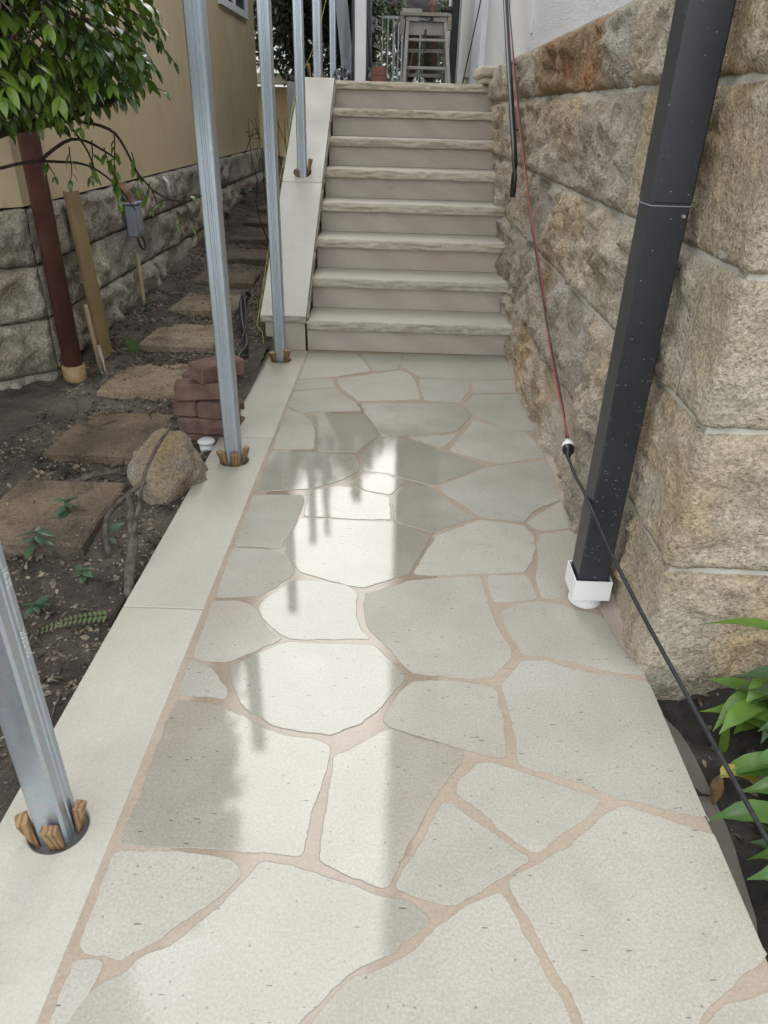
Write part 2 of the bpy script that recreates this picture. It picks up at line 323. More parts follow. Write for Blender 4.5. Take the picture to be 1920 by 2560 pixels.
class MB:
    def __init__(s): s.v = []; s.f = []
    def add(s, vs, fs):
        o = len(s.v); s.v += [tuple(v) for v in vs]; s.f += [tuple(i + o for i in f) for f in fs]; return s
    def box(s, x0, x1, y0, y1, z0, z1, bev=0.0, mat=None):
        if bev <= 0:
            vs = [(x, y, z) for z in (z0, z1) for y in (y0, y1) for x in (x0, x1)]
            fs = [(0, 2, 3, 1), (4, 5, 7, 6), (0, 1, 5, 4), (2, 6, 7, 3), (0, 4, 6, 2), (1, 3, 7, 5)]
        else:
            bm = bmesh.new(); bmesh.ops.create_cube(bm, size=1.0)
            for v in bm.verts: v.co = Vector(((x0 + x1) / 2 + v.co.x * (x1 - x0), (y0 + y1) / 2 + v.co.y * (y1 - y0), (z0 + z1) / 2 + v.co.z * (z1 - z0)))
            bmesh.ops.bevel(bm, geom=bm.edges[:], offset=bev, segments=1, affect='EDGES')
            bm.verts.index_update(); vs = [v.co.copy() for v in bm.verts]; fs = [[v.index for v in f.verts] for f in bm.faces]; bm.free()
        if mat is not None: vs = [mat @ Vector(v) for v in vs]
        return s.add(vs, fs)
    def tube(s, pts, r, seg=8, cap=True):
        pts = [Vector(p) for p in pts]; n = len(pts); rs = r if isinstance(r, (list, tuple)) else [r] * n
        up = Vector((0.13, 0.21, 0.97)); vs = []; fs = []
        for i, p in enumerate(pts):
            t = (pts[min(i + 1, n - 1)] - pts[max(i - 1, 0)]).normalized()
            if abs(t.dot(up)) > 0.97: up = Vector((0.9, 0.3, 0.1))
            a = t.cross(up).normalized(); b = t.cross(a).normalized(); up = -b if False else up
            for k in range(seg):
                q = 2 * PI * k / seg; vs.append(p + (a * math.cos(q) + b * math.sin(q)) * rs[i])
        for i in range(n - 1):
            for k in range(seg):
                k2 = (k + 1) % seg; fs.append((i * seg + k, i * seg + k2, (i + 1) * seg + k2, (i + 1) * seg + k))
        if cap: fs.append(tuple(range(seg - 1, -1, -1))); fs.append(tuple((n - 1) * seg + k for k in range(seg)))
        return s.add(vs, fs)
    def prism(s, poly, z0, z1):      # vertical extrusion of an xy polygon
        n = len(poly); vs = [(x, y, z0) for x, y in poly] + [(x, y, z1) for x, y in poly]
        fs = [tuple(range(n - 1, -1, -1)), tuple(range(n, 2 * n))] + [(i, (i + 1) % n, n + (i + 1) % n, n + i) for i in range(n)]
        return s.add(vs, fs)
    def grid(s, nu, nv, fn):
        vs = [fn(i, j) for j in range(nv + 1) for i in range(nu + 1)]
        fs = [(j * (nu + 1) + i, j * (nu + 1) + i + 1, (j + 1) * (nu + 1) + i + 1, (j + 1) * (nu + 1) + i) for j in range(nv) for i in range(nu)]
        return s.add(vs, fs)
    def xf(s, m): s.v = [tuple(m @ Vector(v)) for v in s.v]; return s
    def mesh(s, name, mat, smooth=False):
        me = bpy.data.meshes.new(name); me.from_pydata(s.v, [], s.f); me.validate(); me.update()
        if mat: me.materials.append(MAT[mat])
        if smooth: smooth_mesh(me)
        return me
    def build(s, name, mat, parent=None, smooth=False, origin=None, local=False):
        if origin is not None:
            o = Vector(origin); s.v = [tuple(Vector(v) - o) for v in s.v]
        return link(name, s.mesh(name, mat, smooth), parent, origin, local)

def wmat(o):
    m = o.matrix_basis.copy()
    if o.parent is not None: m = wmat(o.parent) @ o.matrix_parent_inverse @ m
    return m
def link(name, me, parent=None, loc=None, local=False):     # parts are modelled where they stand, unless local
    ob = bpy.data.objects.new(name, me); C.objects.link(ob)
    if loc is not None: ob.location = loc
    if parent is not None:
        ob.parent = parent
        if not local: ob.matrix_parent_inverse = wmat(parent).inverted()
    return ob
def tag(o, label, cat, group=None):
    o['label'] = label; o['category'] = cat
    if group: o['group'] = group
    return o
def struct(o, label=None):
    o['kind'] = 'structure'
    if label: o['label'] = label
    return o
def thing(name, label, cat, loc=(0, 0, 0), rz=0.0, group=None):
    o = bpy.data.objects.new(name, None); C.objects.link(o); o.location = loc; o.rotation_euler = (0, 0, rz)
    o.empty_display_size = 0.05
    return tag(o, label, cat, group)
def stuff(o, label=None, cat=None):
    o['kind'] = 'stuff'
    if label: o['label'] = label
    if cat: o['category'] = cat
    return o
def fix_normals(ob):
    bm = bmesh.new(); bm.from_mesh(ob.data); bmesh.ops.recalc_face_normals(bm, faces=bm.faces); bm.to_mesh(ob.data); bm.free(); return ob
def ss(a, b, x):
    t = max(0.0, min(1.0, (x - a) / (b - a))); return t * t * (3 - 2 * t)
def nz(x, y, z, s=1.0): return noise.noise(Vector((x * s, y * s, z * s)))
def fbm(x, y, z, s=1.0, o=4): return noise.fractal(Vector((x * s, y * s, z * s)), 1.0, 2.0, o)

# ================================================================ ground
R_, G_ = 0.1872, 0.3146          # stair riser and going
Y0 = 4.305                       # face of the first riser
LAND = 8 * R_                    # landing height
XJ, XB, XW, YC = -0.535, -0.787, 0.70, 1.486   # border joint, border outer edge, wall face, wall corner
random.seed(4)

def soil_left(x, y):
    z = -0.036 + 0.079 * max(0.0, y - 2.75)
    z += 0.05 * ss(-1.35, -1.75, x) + 0.016 * fbm(x, y, 1.3, 2.2) + 0.013 * fbm(x, y, 5.0, 12.0, 4)
    z -= 0.03 * ss(2.6, 1.6, y)
    return z
def soil_right(x, y):
    z = -0.105 + 0.05 * ss(0.76, 0.95, x) + 0.022 * fbm(x, y, 2.0, 4.0) + 0.02 * fbm(x, y, 7.0, 17.0, 4)
    return z
mb = MB(); mb.grid(3, 3, lambda i, j: (-80 + i * 160 / 3, -80 + j * 160 / 3, -0.30))
struct(mb.build('ground', 'lawn_soil'))
mb = MB(); nx_, ny_ = 130, 420
mb.grid(nx_, ny_, lambda i, j: ((-3.3 + i * 2.54 / nx_), (-0.6 + j * 14.6 / ny_), soil_left(-3.3 + i * 2.54 / nx_, -0.6 + j * 14.6 / ny_)))
struct(mb.build('garden_soil', 'soil', smooth=True))
mb = MB(); mb.grid(150, 165, lambda i, j: (0.69 + i * 0.016, -1.0 + j * 0.0157, soil_right(0.69 + i * 0.016, -1.0 + j * 0.0157)))
struct(mb.build('garden_bed', 'wet_soil', smooth=True))
mb = MB(); P = []
for k in range(30):
    a = 2 * PI * k / 30; r = 1 + 0.22 * nz(math.cos(a) * 1.5, math.sin(a) * 1.5, 3.3)
    P.append((0.728 + 0.060 * r * math.cos(a), 1.12 + 0.29 * r * math.sin(a)))
mb.add([(x, y, -0.092) for x, y in P], [tuple(range(30))])
struct(mb.build('puddle', 'mud_water'))

# ================================================================ path: mortar bed, crazy paving, border
path = struct(MB().box(XJ - 0.0105, 0.712, YC - 0.02, Y0 + 0.02, -0.14, -0.0016).box(XJ - 0.0105, 0.6965, -1.2, YC - 0.021, -0.14, -0.0016).build('path', 'mortar'))
PAVERS = [
(0.1,[(-0.55,4.237),(-0.25,4.253),(-0.193,4.112),(-0.149,3.937),(-0.33,3.824),(-0.536,3.758)]),
(0.05,[(-0.214,4.245),(0.027,4.27),(0.02,4.042),(-0.008,3.979),(-0.117,3.922),(-0.17,4.096)]),
(0.1,[(0.05,4.265),(0.714,4.31),(0.703,3.884),(0.426,3.831),(0.135,3.856),(0.081,3.959),(0.039,4.026)]),
(0.1,[(-0.539,3.732),(-0.358,3.775),(-0.324,3.652),(-0.538,3.583)]),
(0.35,[(-0.321,3.778),(-0.127,3.877),(0.026,3.961),(0.076,3.907),(0.107,3.778),(0.133,3.499),(-0.19,3.45),(-0.219,3.518),(-0.264,3.588),(-0.297,3.676)]),
(0.15,[(0.14,3.823),(0.409,3.816),(0.396,3.649),(0.337,3.478),(0.16,3.49),(0.137,3.701)]),
(0.1,[(0.43,3.808),(0.699,3.851),(0.698,3.662),(0.429,3.613),(0.424,3.697)]),
(0.1,[(-0.536,3.547),(-0.324,3.621),(-0.274,3.513),(-0.209,3.434),(-0.167,3.309),(-0.381,3.285),(-0.444,3.259),(-0.529,3.338)]),
(0.7,[(-0.166,3.411),(0.33,3.45),(0.377,3.287),(0.293,3.098),(0.129,3.028),(-0.053,3.002),(-0.099,3.16),(-0.142,3.28)]),
(0.2,[(0.422,3.592),(0.707,3.618),(0.714,3.408),(0.678,3.153),(0.623,3.125),(0.534,3.141),(0.41,3.29),(0.358,3.417)]),
(0.1,[(-0.535,3.298),(-0.446,3.234),(-0.392,3.135),(-0.366,3.021),(-0.351,2.839),(-0.524,2.826)]),
(1,[(-0.427,3.235),(-0.156,3.274),(-0.129,3.206),(-0.08,2.999),(-0.162,2.824),(-0.326,2.815),(-0.344,3.023),(-0.377,3.124)]),
(0.3,[(0.115,2.993),(0.291,3.057),(0.22,2.895),(0.144,2.952)]),
(0.9,[(-0.07,2.967),(0.075,2.986),(0.219,2.858),(0.393,2.73),(0.172,2.532),(0.064,2.575),(-0.023,2.629),(-0.115,2.64),(-0.126,2.767),(-0.106,2.89)]),
(0.35,[(0.39,3.226),(0.62,3.102),(0.642,3.014),(0.682,2.839),(0.452,2.75),(0.35,2.804),(0.253,2.866)]),
(0.85,[(-0.526,2.799),(-0.337,2.802),(-0.164,2.788),(-0.143,2.708),(-0.143,2.638),(-0.201,2.556),(-0.308,2.47),(-0.522,2.428)]),
(0.25,[(0.195,2.517),(0.402,2.703),(0.501,2.748),(0.69,2.791),(0.692,2.625),(0.696,2.49),(0.656,2.442),(0.605,2.405),(0.528,2.339),(0.488,2.264),(0.362,2.277),(0.322,2.303),(0.257,2.411),(0.208,2.471)]),
(1,[(-0.168,2.527),(-0.118,2.609),(-0.039,2.61),(0.053,2.552),(-0.008,2.437),(-0.103,2.474)]),
(1,[(-0.31,2.446),(-0.219,2.49),(-0.173,2.488),(-0.102,2.453),(-0.012,2.411),(-0.002,2.245),(-0.127,2.241),(-0.255,2.249),(-0.316,2.252)]),
(0.72,[(0.011,2.41),(0.068,2.528),(0.156,2.509),(0.191,2.438),(0.239,2.364),(0.309,2.28),(0.152,2.167),(0.07,2.202),(0.014,2.239)]),
(0.05,[(-0.529,2.395),(-0.348,2.408),(-0.334,2.37),(-0.341,2.23),(-0.36,2.088),(-0.374,2.027),(-0.444,2.035),(-0.523,2.036)]),
(0.1,[(-0.526,2.017),(-0.44,2.014),(-0.37,2.003),(-0.338,1.961),(-0.314,1.911),(-0.31,1.867),(-0.349,1.807),(-0.394,1.753),(-0.521,1.741)]),
(0.85,[(-0.327,2.228),(-0.126,2.223),(0.007,2.222),(0.083,2.182),(0.14,2.133),(0.108,2.031),(0.061,1.901),(-0.078,1.815),(-0.108,1.821),(-0.19,1.851),(-0.28,1.885),(-0.309,1.934),(-0.347,2.002),(-0.343,2.114)]),
(0.2,[(0.171,2.141),(0.332,2.261),(0.483,2.229),(0.507,2.157),(0.5,2.092),(0.477,2.006),(0.44,1.935),(0.3,1.915),(0.142,1.897),(0.083,1.897),(0.12,2.007)]),
(0.15,[(0.505,2.253),(0.544,2.305),(0.599,2.367),(0.663,2.432),(0.693,2.387),(0.69,2.284),(0.677,2.234),(0.615,2.218),(0.546,2.201),(0.519,2.224)]),
(0.1,[(0.536,2.172),(0.676,2.216),(0.685,2.119),(0.681,1.952),(0.641,1.873),(0.571,1.859),(0.544,1.817),(0.518,1.792),(0.477,1.795),(0.478,1.882),(0.502,1.991),(0.516,2.097)]),
(0.1,[(0.327,1.904),(0.445,1.911),(0.453,1.875),(0.457,1.799),(0.452,1.783),(0.385,1.771),(0.329,1.761),(0.321,1.804),(0.32,1.849)]),
(0.2,[(-0.068,1.781),(0.078,1.861),(0.293,1.897),(0.3,1.815),(0.306,1.729),(0.316,1.649),(0.344,1.544),(0.344,1.514),(0.285,1.434),(0.233,1.422),(0.074,1.434),(0.048,1.469),(0.014,1.526),(-0.035,1.586),(-0.058,1.639),(-0.068,1.708)]),
(0.2,[(0.343,1.719),(0.409,1.755),(0.462,1.77),(0.522,1.759),(0.569,1.737),(0.626,1.719),(0.651,1.696),(0.665,1.634),(0.671,1.532),(0.661,1.464),(0.596,1.473),(0.525,1.503),(0.481,1.515),(0.422,1.526),(0.38,1.527),(0.364,1.58),(0.349,1.647)]),
(0.9,[(-0.388,1.704),(-0.347,1.777),(-0.291,1.835),(-0.197,1.841),(-0.126,1.819),(-0.1,1.786),(-0.096,1.671),(-0.077,1.605),(-0.049,1.569),(-0.258,1.558),(-0.282,1.56),(-0.326,1.602),(-0.362,1.645)]),
(0.45,[(-0.523,1.715),(-0.447,1.72),(-0.409,1.703),(-0.38,1.661),(-0.342,1.591),(-0.295,1.556),(-0.421,1.458),(-0.479,1.455),(-0.52,1.463)]),
(0.05,[(-0.524,1.443),(-0.479,1.431),(-0.442,1.396),(-0.407,1.353),(-0.4,1.318),(-0.447,1.324),(-0.521,1.33)]),
(0.85,[(-0.406,1.435),(-0.354,1.486),(-0.275,1.536),(-0.121,1.539),(-0.04,1.539),(-0.005,1.495),(0.042,1.431),(0.048,1.408),(-0.018,1.301),(-0.058,1.251),(-0.119,1.215),(-0.189,1.217),(-0.267,1.233),(-0.294,1.255),(-0.349,1.293),(-0.371,1.321),(-0.398,1.38)]),
(0.35,[(0.076,1.398),(0.168,1.407),(0.274,1.39),(0.286,1.367),(0.29,1.296),(0.289,1.218),(0.279,1.16),(0.212,1.176),(0.1,1.215),(0.019,1.244),(0.001,1.261),(0.024,1.324),(0.048,1.368)]),
(0.15,[(0.373,1.492),(0.432,1.499),(0.504,1.469),(0.563,1.452),(0.633,1.443),(0.659,1.425),(0.675,1.388),(0.687,1.361),(0.685,1.32),(0.686,1.246),(0.692,1.179),(0.695,1.107),(0.694,1.036),(0.685,1.004),(0.639,1.021),(0.579,1.048),(0.523,1.06),(0.464,1.093),(0.383,1.122),(0.315,1.143),(0.318,1.197),(0.319,1.277),(0.312,1.352),(0.308,1.4)]),
(0.74,[(-0.522,1.303),(-0.415,1.29),(-0.354,1.261),(-0.294,1.223),(-0.233,1.199),(-0.163,1.192),(-0.125,1.177),(-0.129,1.126),(-0.136,1.059),(-0.151,1.008),(-0.154,0.935),(-0.156,0.894),(-0.222,0.897),(-0.298,0.903),(-0.392,0.903),(-0.521,0.904)]),
(0.86,[(-0.109,1.146),(-0.076,1.165),(-0.032,1.201),(0.013,1.232),(0.1,1.201),(0.188,1.167),(0.173,1.133),(0.137,1.084),(0.099,1.019),(0.068,0.95),(0.035,0.881),(0.018,0.837),(0.002,0.833),(-0.016,0.841),(-0.071,0.862),(-0.117,0.885),(-0.116,0.953),(-0.113,1.051)]),
(0.15,[(0.222,1.14),(0.259,1.138),(0.368,1.098),(0.481,1.052),(0.431,1.005),(0.363,0.957),(0.317,0.923),(0.293,0.933),(0.25,0.974),(0.201,1.029),(0.166,1.058),(0.176,1.089)]),
(0.2,[(0.136,1.028),(0.156,1.02),(0.193,0.987),(0.247,0.946),(0.301,0.904),(0.237,0.866),(0.189,0.831),(0.147,0.804),(0.112,0.807),(0.064,0.823),(0.031,0.835),(0.049,0.862),(0.074,0.903),(0.099,0.951),(0.12,0.997)]),
(0.1,[(0.314,0.888),(0.387,0.932),(0.482,1.012),(0.528,1.037),(0.616,1),(0.681,0.971),(0.693,0.963),(0.691,0.846),(0.696,0.736),(0.617,0.684),(0.552,0.638),(0.496,0.598),(0.352,0.593),(0.339,0.655),(0.31,0.715),(0.287,0.776),(0.26,0.833),(0.261,0.857)]),
(0.15,[(0.229,0.831),(0.155,0.788),(0.11,0.756),(0.068,0.714),(0.031,0.687),(-0.009,0.672),(-0.028,0.669),(-0.055,0.65),(-0.076,0.626),(-0.09,0.604),(-0.102,0.577),(0.329,0.592),(0.307,0.654),(0.284,0.706),(0.263,0.756),(0.248,0.807)]),
(0.88,[(-0.234,0.872),(-0.153,0.86),(-0.069,0.837),(0.012,0.808),(0.055,0.806),(0.099,0.772),(0.076,0.755),(0.047,0.733),(0.026,0.714),(0.006,0.703),(-0.034,0.688),(-0.067,0.657),(-0.096,0.628),(-0.12,0.605),(-0.146,0.575),(-0.493,0.563),(-0.492,0.586),(-0.474,0.629),(-0.423,0.662),(-0.406,0.684),(-0.343,0.722),(-0.311,0.761),(-0.257,0.835)]),
(0.1,[(-0.525,0.883),(-0.406,0.886),(-0.302,0.877),(-0.276,0.864),(-0.27,0.84),(-0.306,0.797),(-0.336,0.777),(-0.386,0.726),(-0.409,0.708),(-0.447,0.685),(-0.477,0.691),(-0.51,0.691),(-0.525,0.707)]),
(0.05,[(-0.522,0.675),(-0.501,0.678),(-0.478,0.672),(-0.48,0.643),(-0.491,0.603),(-0.501,0.566),(-0.522,0.565),(-0.52,0.609)]),
(0.1,[(0.704,0.699),(0.649,0.674),(0.593,0.643),(0.546,0.61),(0.524,0.591),(0.68,0.597)])
]
PAVERS += [(0.1, [(-0.52, 0.52), (-0.36, 0.53), (0.02, 0.53), (0.0, 0.22), (-0.30, 0.12), (-0.52, 0.2)]),
           (0.1, [(0.06, 0.53), (0.36, 0.53), (0.68, 0.53), (0.69, 0.1), (0.30, 0.05), (0.05, 0.2)]),
           (0.1, [(-0.52, 0.16), (-0.30, 0.08), (0.0, 0.17), (0.02, -0.3), (-0.2, -0.4), (-0.52, -0.35)]),
           (0.1, [(0.05, 0.16), (0.30, 0.01), (0.69, 0.06), (0.69, -0.5), (0.4, -0.45), (0.06, -0.3)])]
def round_poly(poly, seed):
    # cut corners a little, subdivide, roughen
    n = len(poly); out = []
    for i in range(n):
        p = Vector(poly[i]); a = Vector(poly[i - 1]); b = Vector(poly[(i + 1) % n])
        la = (a - p).length; lb = (b - p).length; r = min(0.010, la * 0.3, lb * 0.3)
        pa = p + (a - p).normalized() * r; pb = p + (b - p).normalized() * r
        out += [pa, (pa + pb) * 0.25 + p * 0.5, pb]
    res = []
    m = len(out)
    for i in range(m):
        a, b = out[i], out[(i + 1) % m]; k = max(1, int((b - a).length / 0.011))
        for q in range(k): res.append(a.lerp(b, q / k))
    pts = []
    for i, p in enumerate(res):
        t = (res[(i + 1) % len(res)] - res[i - 1]); nn = Vector((t.y, -t.x))
        if nn.length > 0: nn.normalize()
        d = 0.0042 + 0.0045 * nz(p.x, p.y, seed, 20) + 0.0035 * nz(p.x, p.y, seed + 9, 62)
        q = p + nn * d
        if p.x > 0.6975 and p.y < YC: q.x = 0.699 + 0.0006 * nz(p.x, p.y, seed, 60)
        pts.append((q, nn))
    return pts
for i, (wet, poly) in enumerate(PAVERS):
    area = sum(poly[k - 1][0] * poly[k][1] - poly[k][0] * poly[k - 1][1] for k in range(len(poly)))
    if area < 0: poly = poly[::-1]
    poly = [(0.699 if (x > 0.635 and y < YC - 0.02) else max(XJ + 0.006, min(0.708, x)), min(Y0 - 0.006, y)) for x, y in poly]
    pts = round_poly(poly, i * 1.7); n = len(pts)
    dz = 0.0005 * random.uniform(-1, 1)
    vs = [(p.x, p.y, -0.02) for p, q in pts] + [(p.x, p.y, -0.0005 + dz) for p, q in pts] + [((p - q * 0.0014).x, (p - q * 0.0014).y, dz) for p, q in pts]
    fs = []
    for k in range(n):
        k2 = (k + 1) % n
        fs += [(k, k2, n + k2, n + k), (n + k, n + k2, 2 * n + k2, 2 * n + k)]
    fs.append(tuple(2 * n + k for k in range(n)))
    o = MB().add(vs, fs).build('paver', 'paver', path); o['wet'] = wet
    fix_normals(o)

def slab_hole(x0, x1, y0, y1, z0, z1, holes, bev=0.003):
    # rectangle split across y so that every strip holds at most one round hole
    mb = MB(); cuts = [y0] + [ (holes[k][1] + holes[k + 1][1]) / 2 for k in range(len(holes) - 1)] + [y1]
    def rect_pts(a0, a1, b0, b1, cx, cy, N):
        out = []
        for k in range(N):
            t = 2 * PI * (k + 0.5) / N; dx, dy = math.cos(t), math.sin(t); s = 1e9
            if dx > 1e-9: s = min(s, (a1 - cx) / dx)
            if dx < -1e-9: s = min(s, (a0 - cx) / dx)
            if dy > 1e-9: s = min(s, (b1 - cy) / dy)
            if dy < -1e-9: s = min(s, (b0 - cy) / dy)
            out.append([cx + dx * s, cy + dy * s])
        for c in ((a0, b0), (a1, b0), (a1, b1), (a0, b1)):      # snap the nearest ray to each corner
            k = min(range(N), key=lambda q: (out[q][0] - c[0]) ** 2 + (out[q][1] - c[1]) ** 2); out[k] = list(c)
        return out
    for h, (cx, cy, r) in enumerate(holes):
        N = 48; o = rect_pts(x0, x1, cuts[h], cuts[h + 1], cx, cy, N)
        c = [(cx + r * math.cos(2 * PI * (k + 0.5) / N), cy + r * math.sin(2 * PI * (k + 0.5) / N)) for k in range(N)]
        c2 = [(cx + (r + bev) * math.cos(2 * PI * (k + 0.5) / N), cy + (r + bev) * math.sin(2 * PI * (k + 0.5) / N)) for k in range(N)]
        def ins(p):
            return (min(max(p[0], x0 + bev), x1 - bev), min(max(p[1], y0 + bev), y1 - bev))
        oi = [ins(p) for p in o]
        vs = [(p[0], p[1], z0) for p in o] + [(p[0], p[1], z1 - bev * 0.7) for p in o] + [(p[0], p[1], z1) for p in oi] + [(p[0], p[1], z1) for p in c2] + [(p[0], p[1], z1 - bev) for p in c] + [(p[0], p[1], z0) for p in c]
        fs = []
        for k in range(N):
            k2 = (k + 1) % N
            for L in range(5): fs.append((L * N + k, L * N + k2, (L + 1) * N + k2, (L + 1) * N + k))
        mb.add(vs, fs)
    return mb
border = struct(MB().box(XB + 0.012, XJ - 0.006, -0.9, Y0 - 0.006, -0.17, -0.06).build('path_border', 'joint_mortar'))
POSTS = {1: (-0.662, 0.935), 2: (-0.668, 2.70), 3: (-0.682, 4.09)}
for y0, y1, hs_ in ((2.948, 4.297, [(-0.682, 4.09, 0.060)]), (1.681, 2.943, [(-0.668, 2.70, 0.060)]), (0.412, 1.676, [(-0.662, 0.935, 0.059)])):
    o = slab_hole(XB, XJ - 0.010, y0, y1, -0.058, -0.0015, hs_).build('slab', 'border_stone', border); fix_normals(o)
MB().box(XB, XJ - 0.010, -0.86, 0.407, -0.058, -0.0015, 0.003).build('slab', 'border_stone', border)
for y in (0.4095, 1.6785, 2.9455): MB().box(XB + 0.002, XJ - 0.011, y - 0.0024, y + 0.0024, -0.05, -0.0042).build('joint', 'mortar', border)
for k, (x, y) in POSTS.items():   # grey packing concrete seen down in each hole
    MB().tube([(x, y, -0.0595), (x, y, -0.02)], 0.0635, 24).build('hole_packing', 'hole_grey', border)

# ================================================================ stairs
stairs = thing('stone_staircase', 'pale sandstone staircase of eight rock-edged steps with mauve risers', 'stairs', (0.08, Y0, 0))
SX0, SX1 = -0.547, 0.735
def rough_front(x0, x1, yf, zt, h, seed, amp=0.02):
    nx, nzz = 110, 7
    def fn(i, j):
        x = x0 + (x1 - x0) * i / nx; t = j / nzz
        n1 = fbm(x, seed, t * 0.7, 9, 3); n2 = nz(x, seed + 4, t * h * 3, 34)
        cx_ = nz(x, seed * 3, t * 1.5, 13); d = amp * (0.4 + 0.7 * n1 + 0.6 * (abs(cx_) - 0.25)) + 0.006 * n2
        d *= ss(0, 0.16, t) * 0.8 + 0.2 if t < 0.5 else ss(0, 0.14, 1 - t) * 0.75 + 0.25
        zz = zt - h * t
        if j == 0: d = 0.004 * n1 + 0.003 * n2; 
        if j == 1: zz = zt - h * t + 0.004 * n2; d = d * 0.5 + 0.003 * n1
        return (x, yf - d, zz)
    return fn, nx, nzz
for n in range(1, 9):
    yf = Y0 + (n - 1) * G_ - 0.022; zt = n * R_; h = 0.058; yb = Y0 + n * G_ + (0.01 if n < 8 else 0.5)
    fn, nx, nzz = rough_front(SX0, SX1, yf, zt, h, n * 3.7)
    mb = MB(); mb.grid(nx, nzz, fn)
    top0 = len(mb.v); mb.add([(SX0 + (SX1 - SX0) * i / nx, yb, zt) for i in range(nx + 1)], [])
    mb.f += [(i + 1, i, top0 + i, top0 + i + 1) for i in range(nx)]
    b0 = nzz * (nx + 1); bb = len(mb.v); mb.add([(SX0 + (SX1 - SX0) * i / nx, yb, zt - h) for i in range(nx + 1)], [])
    mb.f += [(b0 + i, b0 + i + 1, bb + i + 1, bb + i) for i in range(nx)]
    mb.f.append(tuple(j * (nx + 1) for j in range(nzz + 1)) + (bb, top0)); mb.f.append(tuple(j * (nx + 1) + nx for j in range(nzz, -1, -1)) + (top0 + nx, bb + nx))
    o = mb.build('tread', 'tread_stone', stairs)
    o.data.materials.append(MAT['nosing_rock'])
    for p in o.data.polygons[:nx * nzz]: p.material_index = 1; p.use_smooth = True
    MB().box(SX0, SX1 - 0.03, Y0 + (n - 1) * G_, Y0 + (n - 1) * G_ + 0.028, (n - 1) * R_ + 0.0015, zt - h - 0.002).build('riser', 'riser_stone', stairs)
MB().box(SX0 + 0.01, SX1 - 0.01, Y0 + 7 * G_ + 0.03, Y0 + 7 * G_ + 0.45, 0, LAND - 0.06).build('core', 'landing_concrete', stairs)
# landing
struct(MB().box(-1.0, 1.6, Y0 + 7 * G_ + 0.455, 15.0, LAND - 0.5, LAND - 0.004).build('landing', 'landing_concrete'))

# sloping cheek wall with coping
cheek = thing('stair_side_wall', 'low sloping side wall with cream coping left of the stairs', 'wall', (-0.68, Y0, 0))
SL = 0.60; A = math.atan(SL)
def cz(y): return 0.22 + SL * (y - 4.27)
mb = MB(); prof = [(4.293, 0.0), (4.293, cz(4.293) - 0.062), (6.42, cz(6.42) - 0.062), (6.42, -0.05), (4.36, -0.05)]
n = len(prof); mb.add([(-0.800, y, z) for y, z in prof] + [(-0.560, y, z) for y, z in prof], [tuple(range(n)), tuple(range(2 * n - 1, n - 1, -1))] + [(i, n + i, n + (i + 1) % n, (i + 1) % n) for i in range(n)])
fix_normals(mb.build('cheek', 'riser_stone', cheek))
def coping(ya, yb, hole, seed, front):
    # local s along the slope, x across; rock-faced sides
    L0, L1 = (ya - 4.27) / math.cos(A), (yb - 4.27) / math.cos(A); x0, x1 = -0.822, -0.548
    holes = [(hole[0], hole[1], hole[2])] if hole else [(-0.685, (L0 + L1) / 2, 0.0006)]
    mb = slab_hole(x0, x1, L0, L1, -0.056, 0.0, holes, 0.002)
    M_ = Matrix.Translation((0, 4.27, 0.22)) @ Matrix.Rotation(A, 4, 'X')
    o = mb.xf(M_).build('coping_slab', 'coping_stone', cheek); fix_normals(o)
    for sgn, xe in ((-1, x0), (1, x1)):
        nn = int((L1 - L0) / 0.014)
        def fn(i, j):
            s = L0 + (L1 - L0) * i / nn; t = j / 5
            d = 0.002 + (0.010 * (0.5 + fbm(s, seed + sgn, t, 14, 3)) + 0.004 * nz(s, seed, t, 45)) * (ss(0, 0.3, t) * ss(0, 0.3, 1 - t) + 0.25)
            return M_ @ Vector((xe + sgn * max(0.001, d), s, -0.0015 - 0.053 * t))
        MB().grid(nn, 5, fn).build('rock_edge', 'nosing_rock', o, True)
    if front:
        def fn(i, j):
            x = x0 + (x1 - x0) * i / 26; t = j / 5
            d = 0.002 + (0.012 * (0.5 + fbm(x, seed + 6, t, 14, 3)) + 0.004 * nz(x, seed, t, 45)) * (ss(0, 0.3, t) * ss(0, 0.3, 1 - t) + 0.25)
            return M_ @ Vector((x, L0 - max(0.001, d), -0.0015 - 0.053 * t))
        MB().grid(26, 5, fn).build('rock_edge', 'nosing_rock', o, True)
P4 = (-0.692, 5.43)
coping(4.262, 5.334, None, 1.0, True)
coping(5.338, 6.424, (P4[0], (P4[1] - 4.27) / math.cos(A), 0.062), 5.0, False)

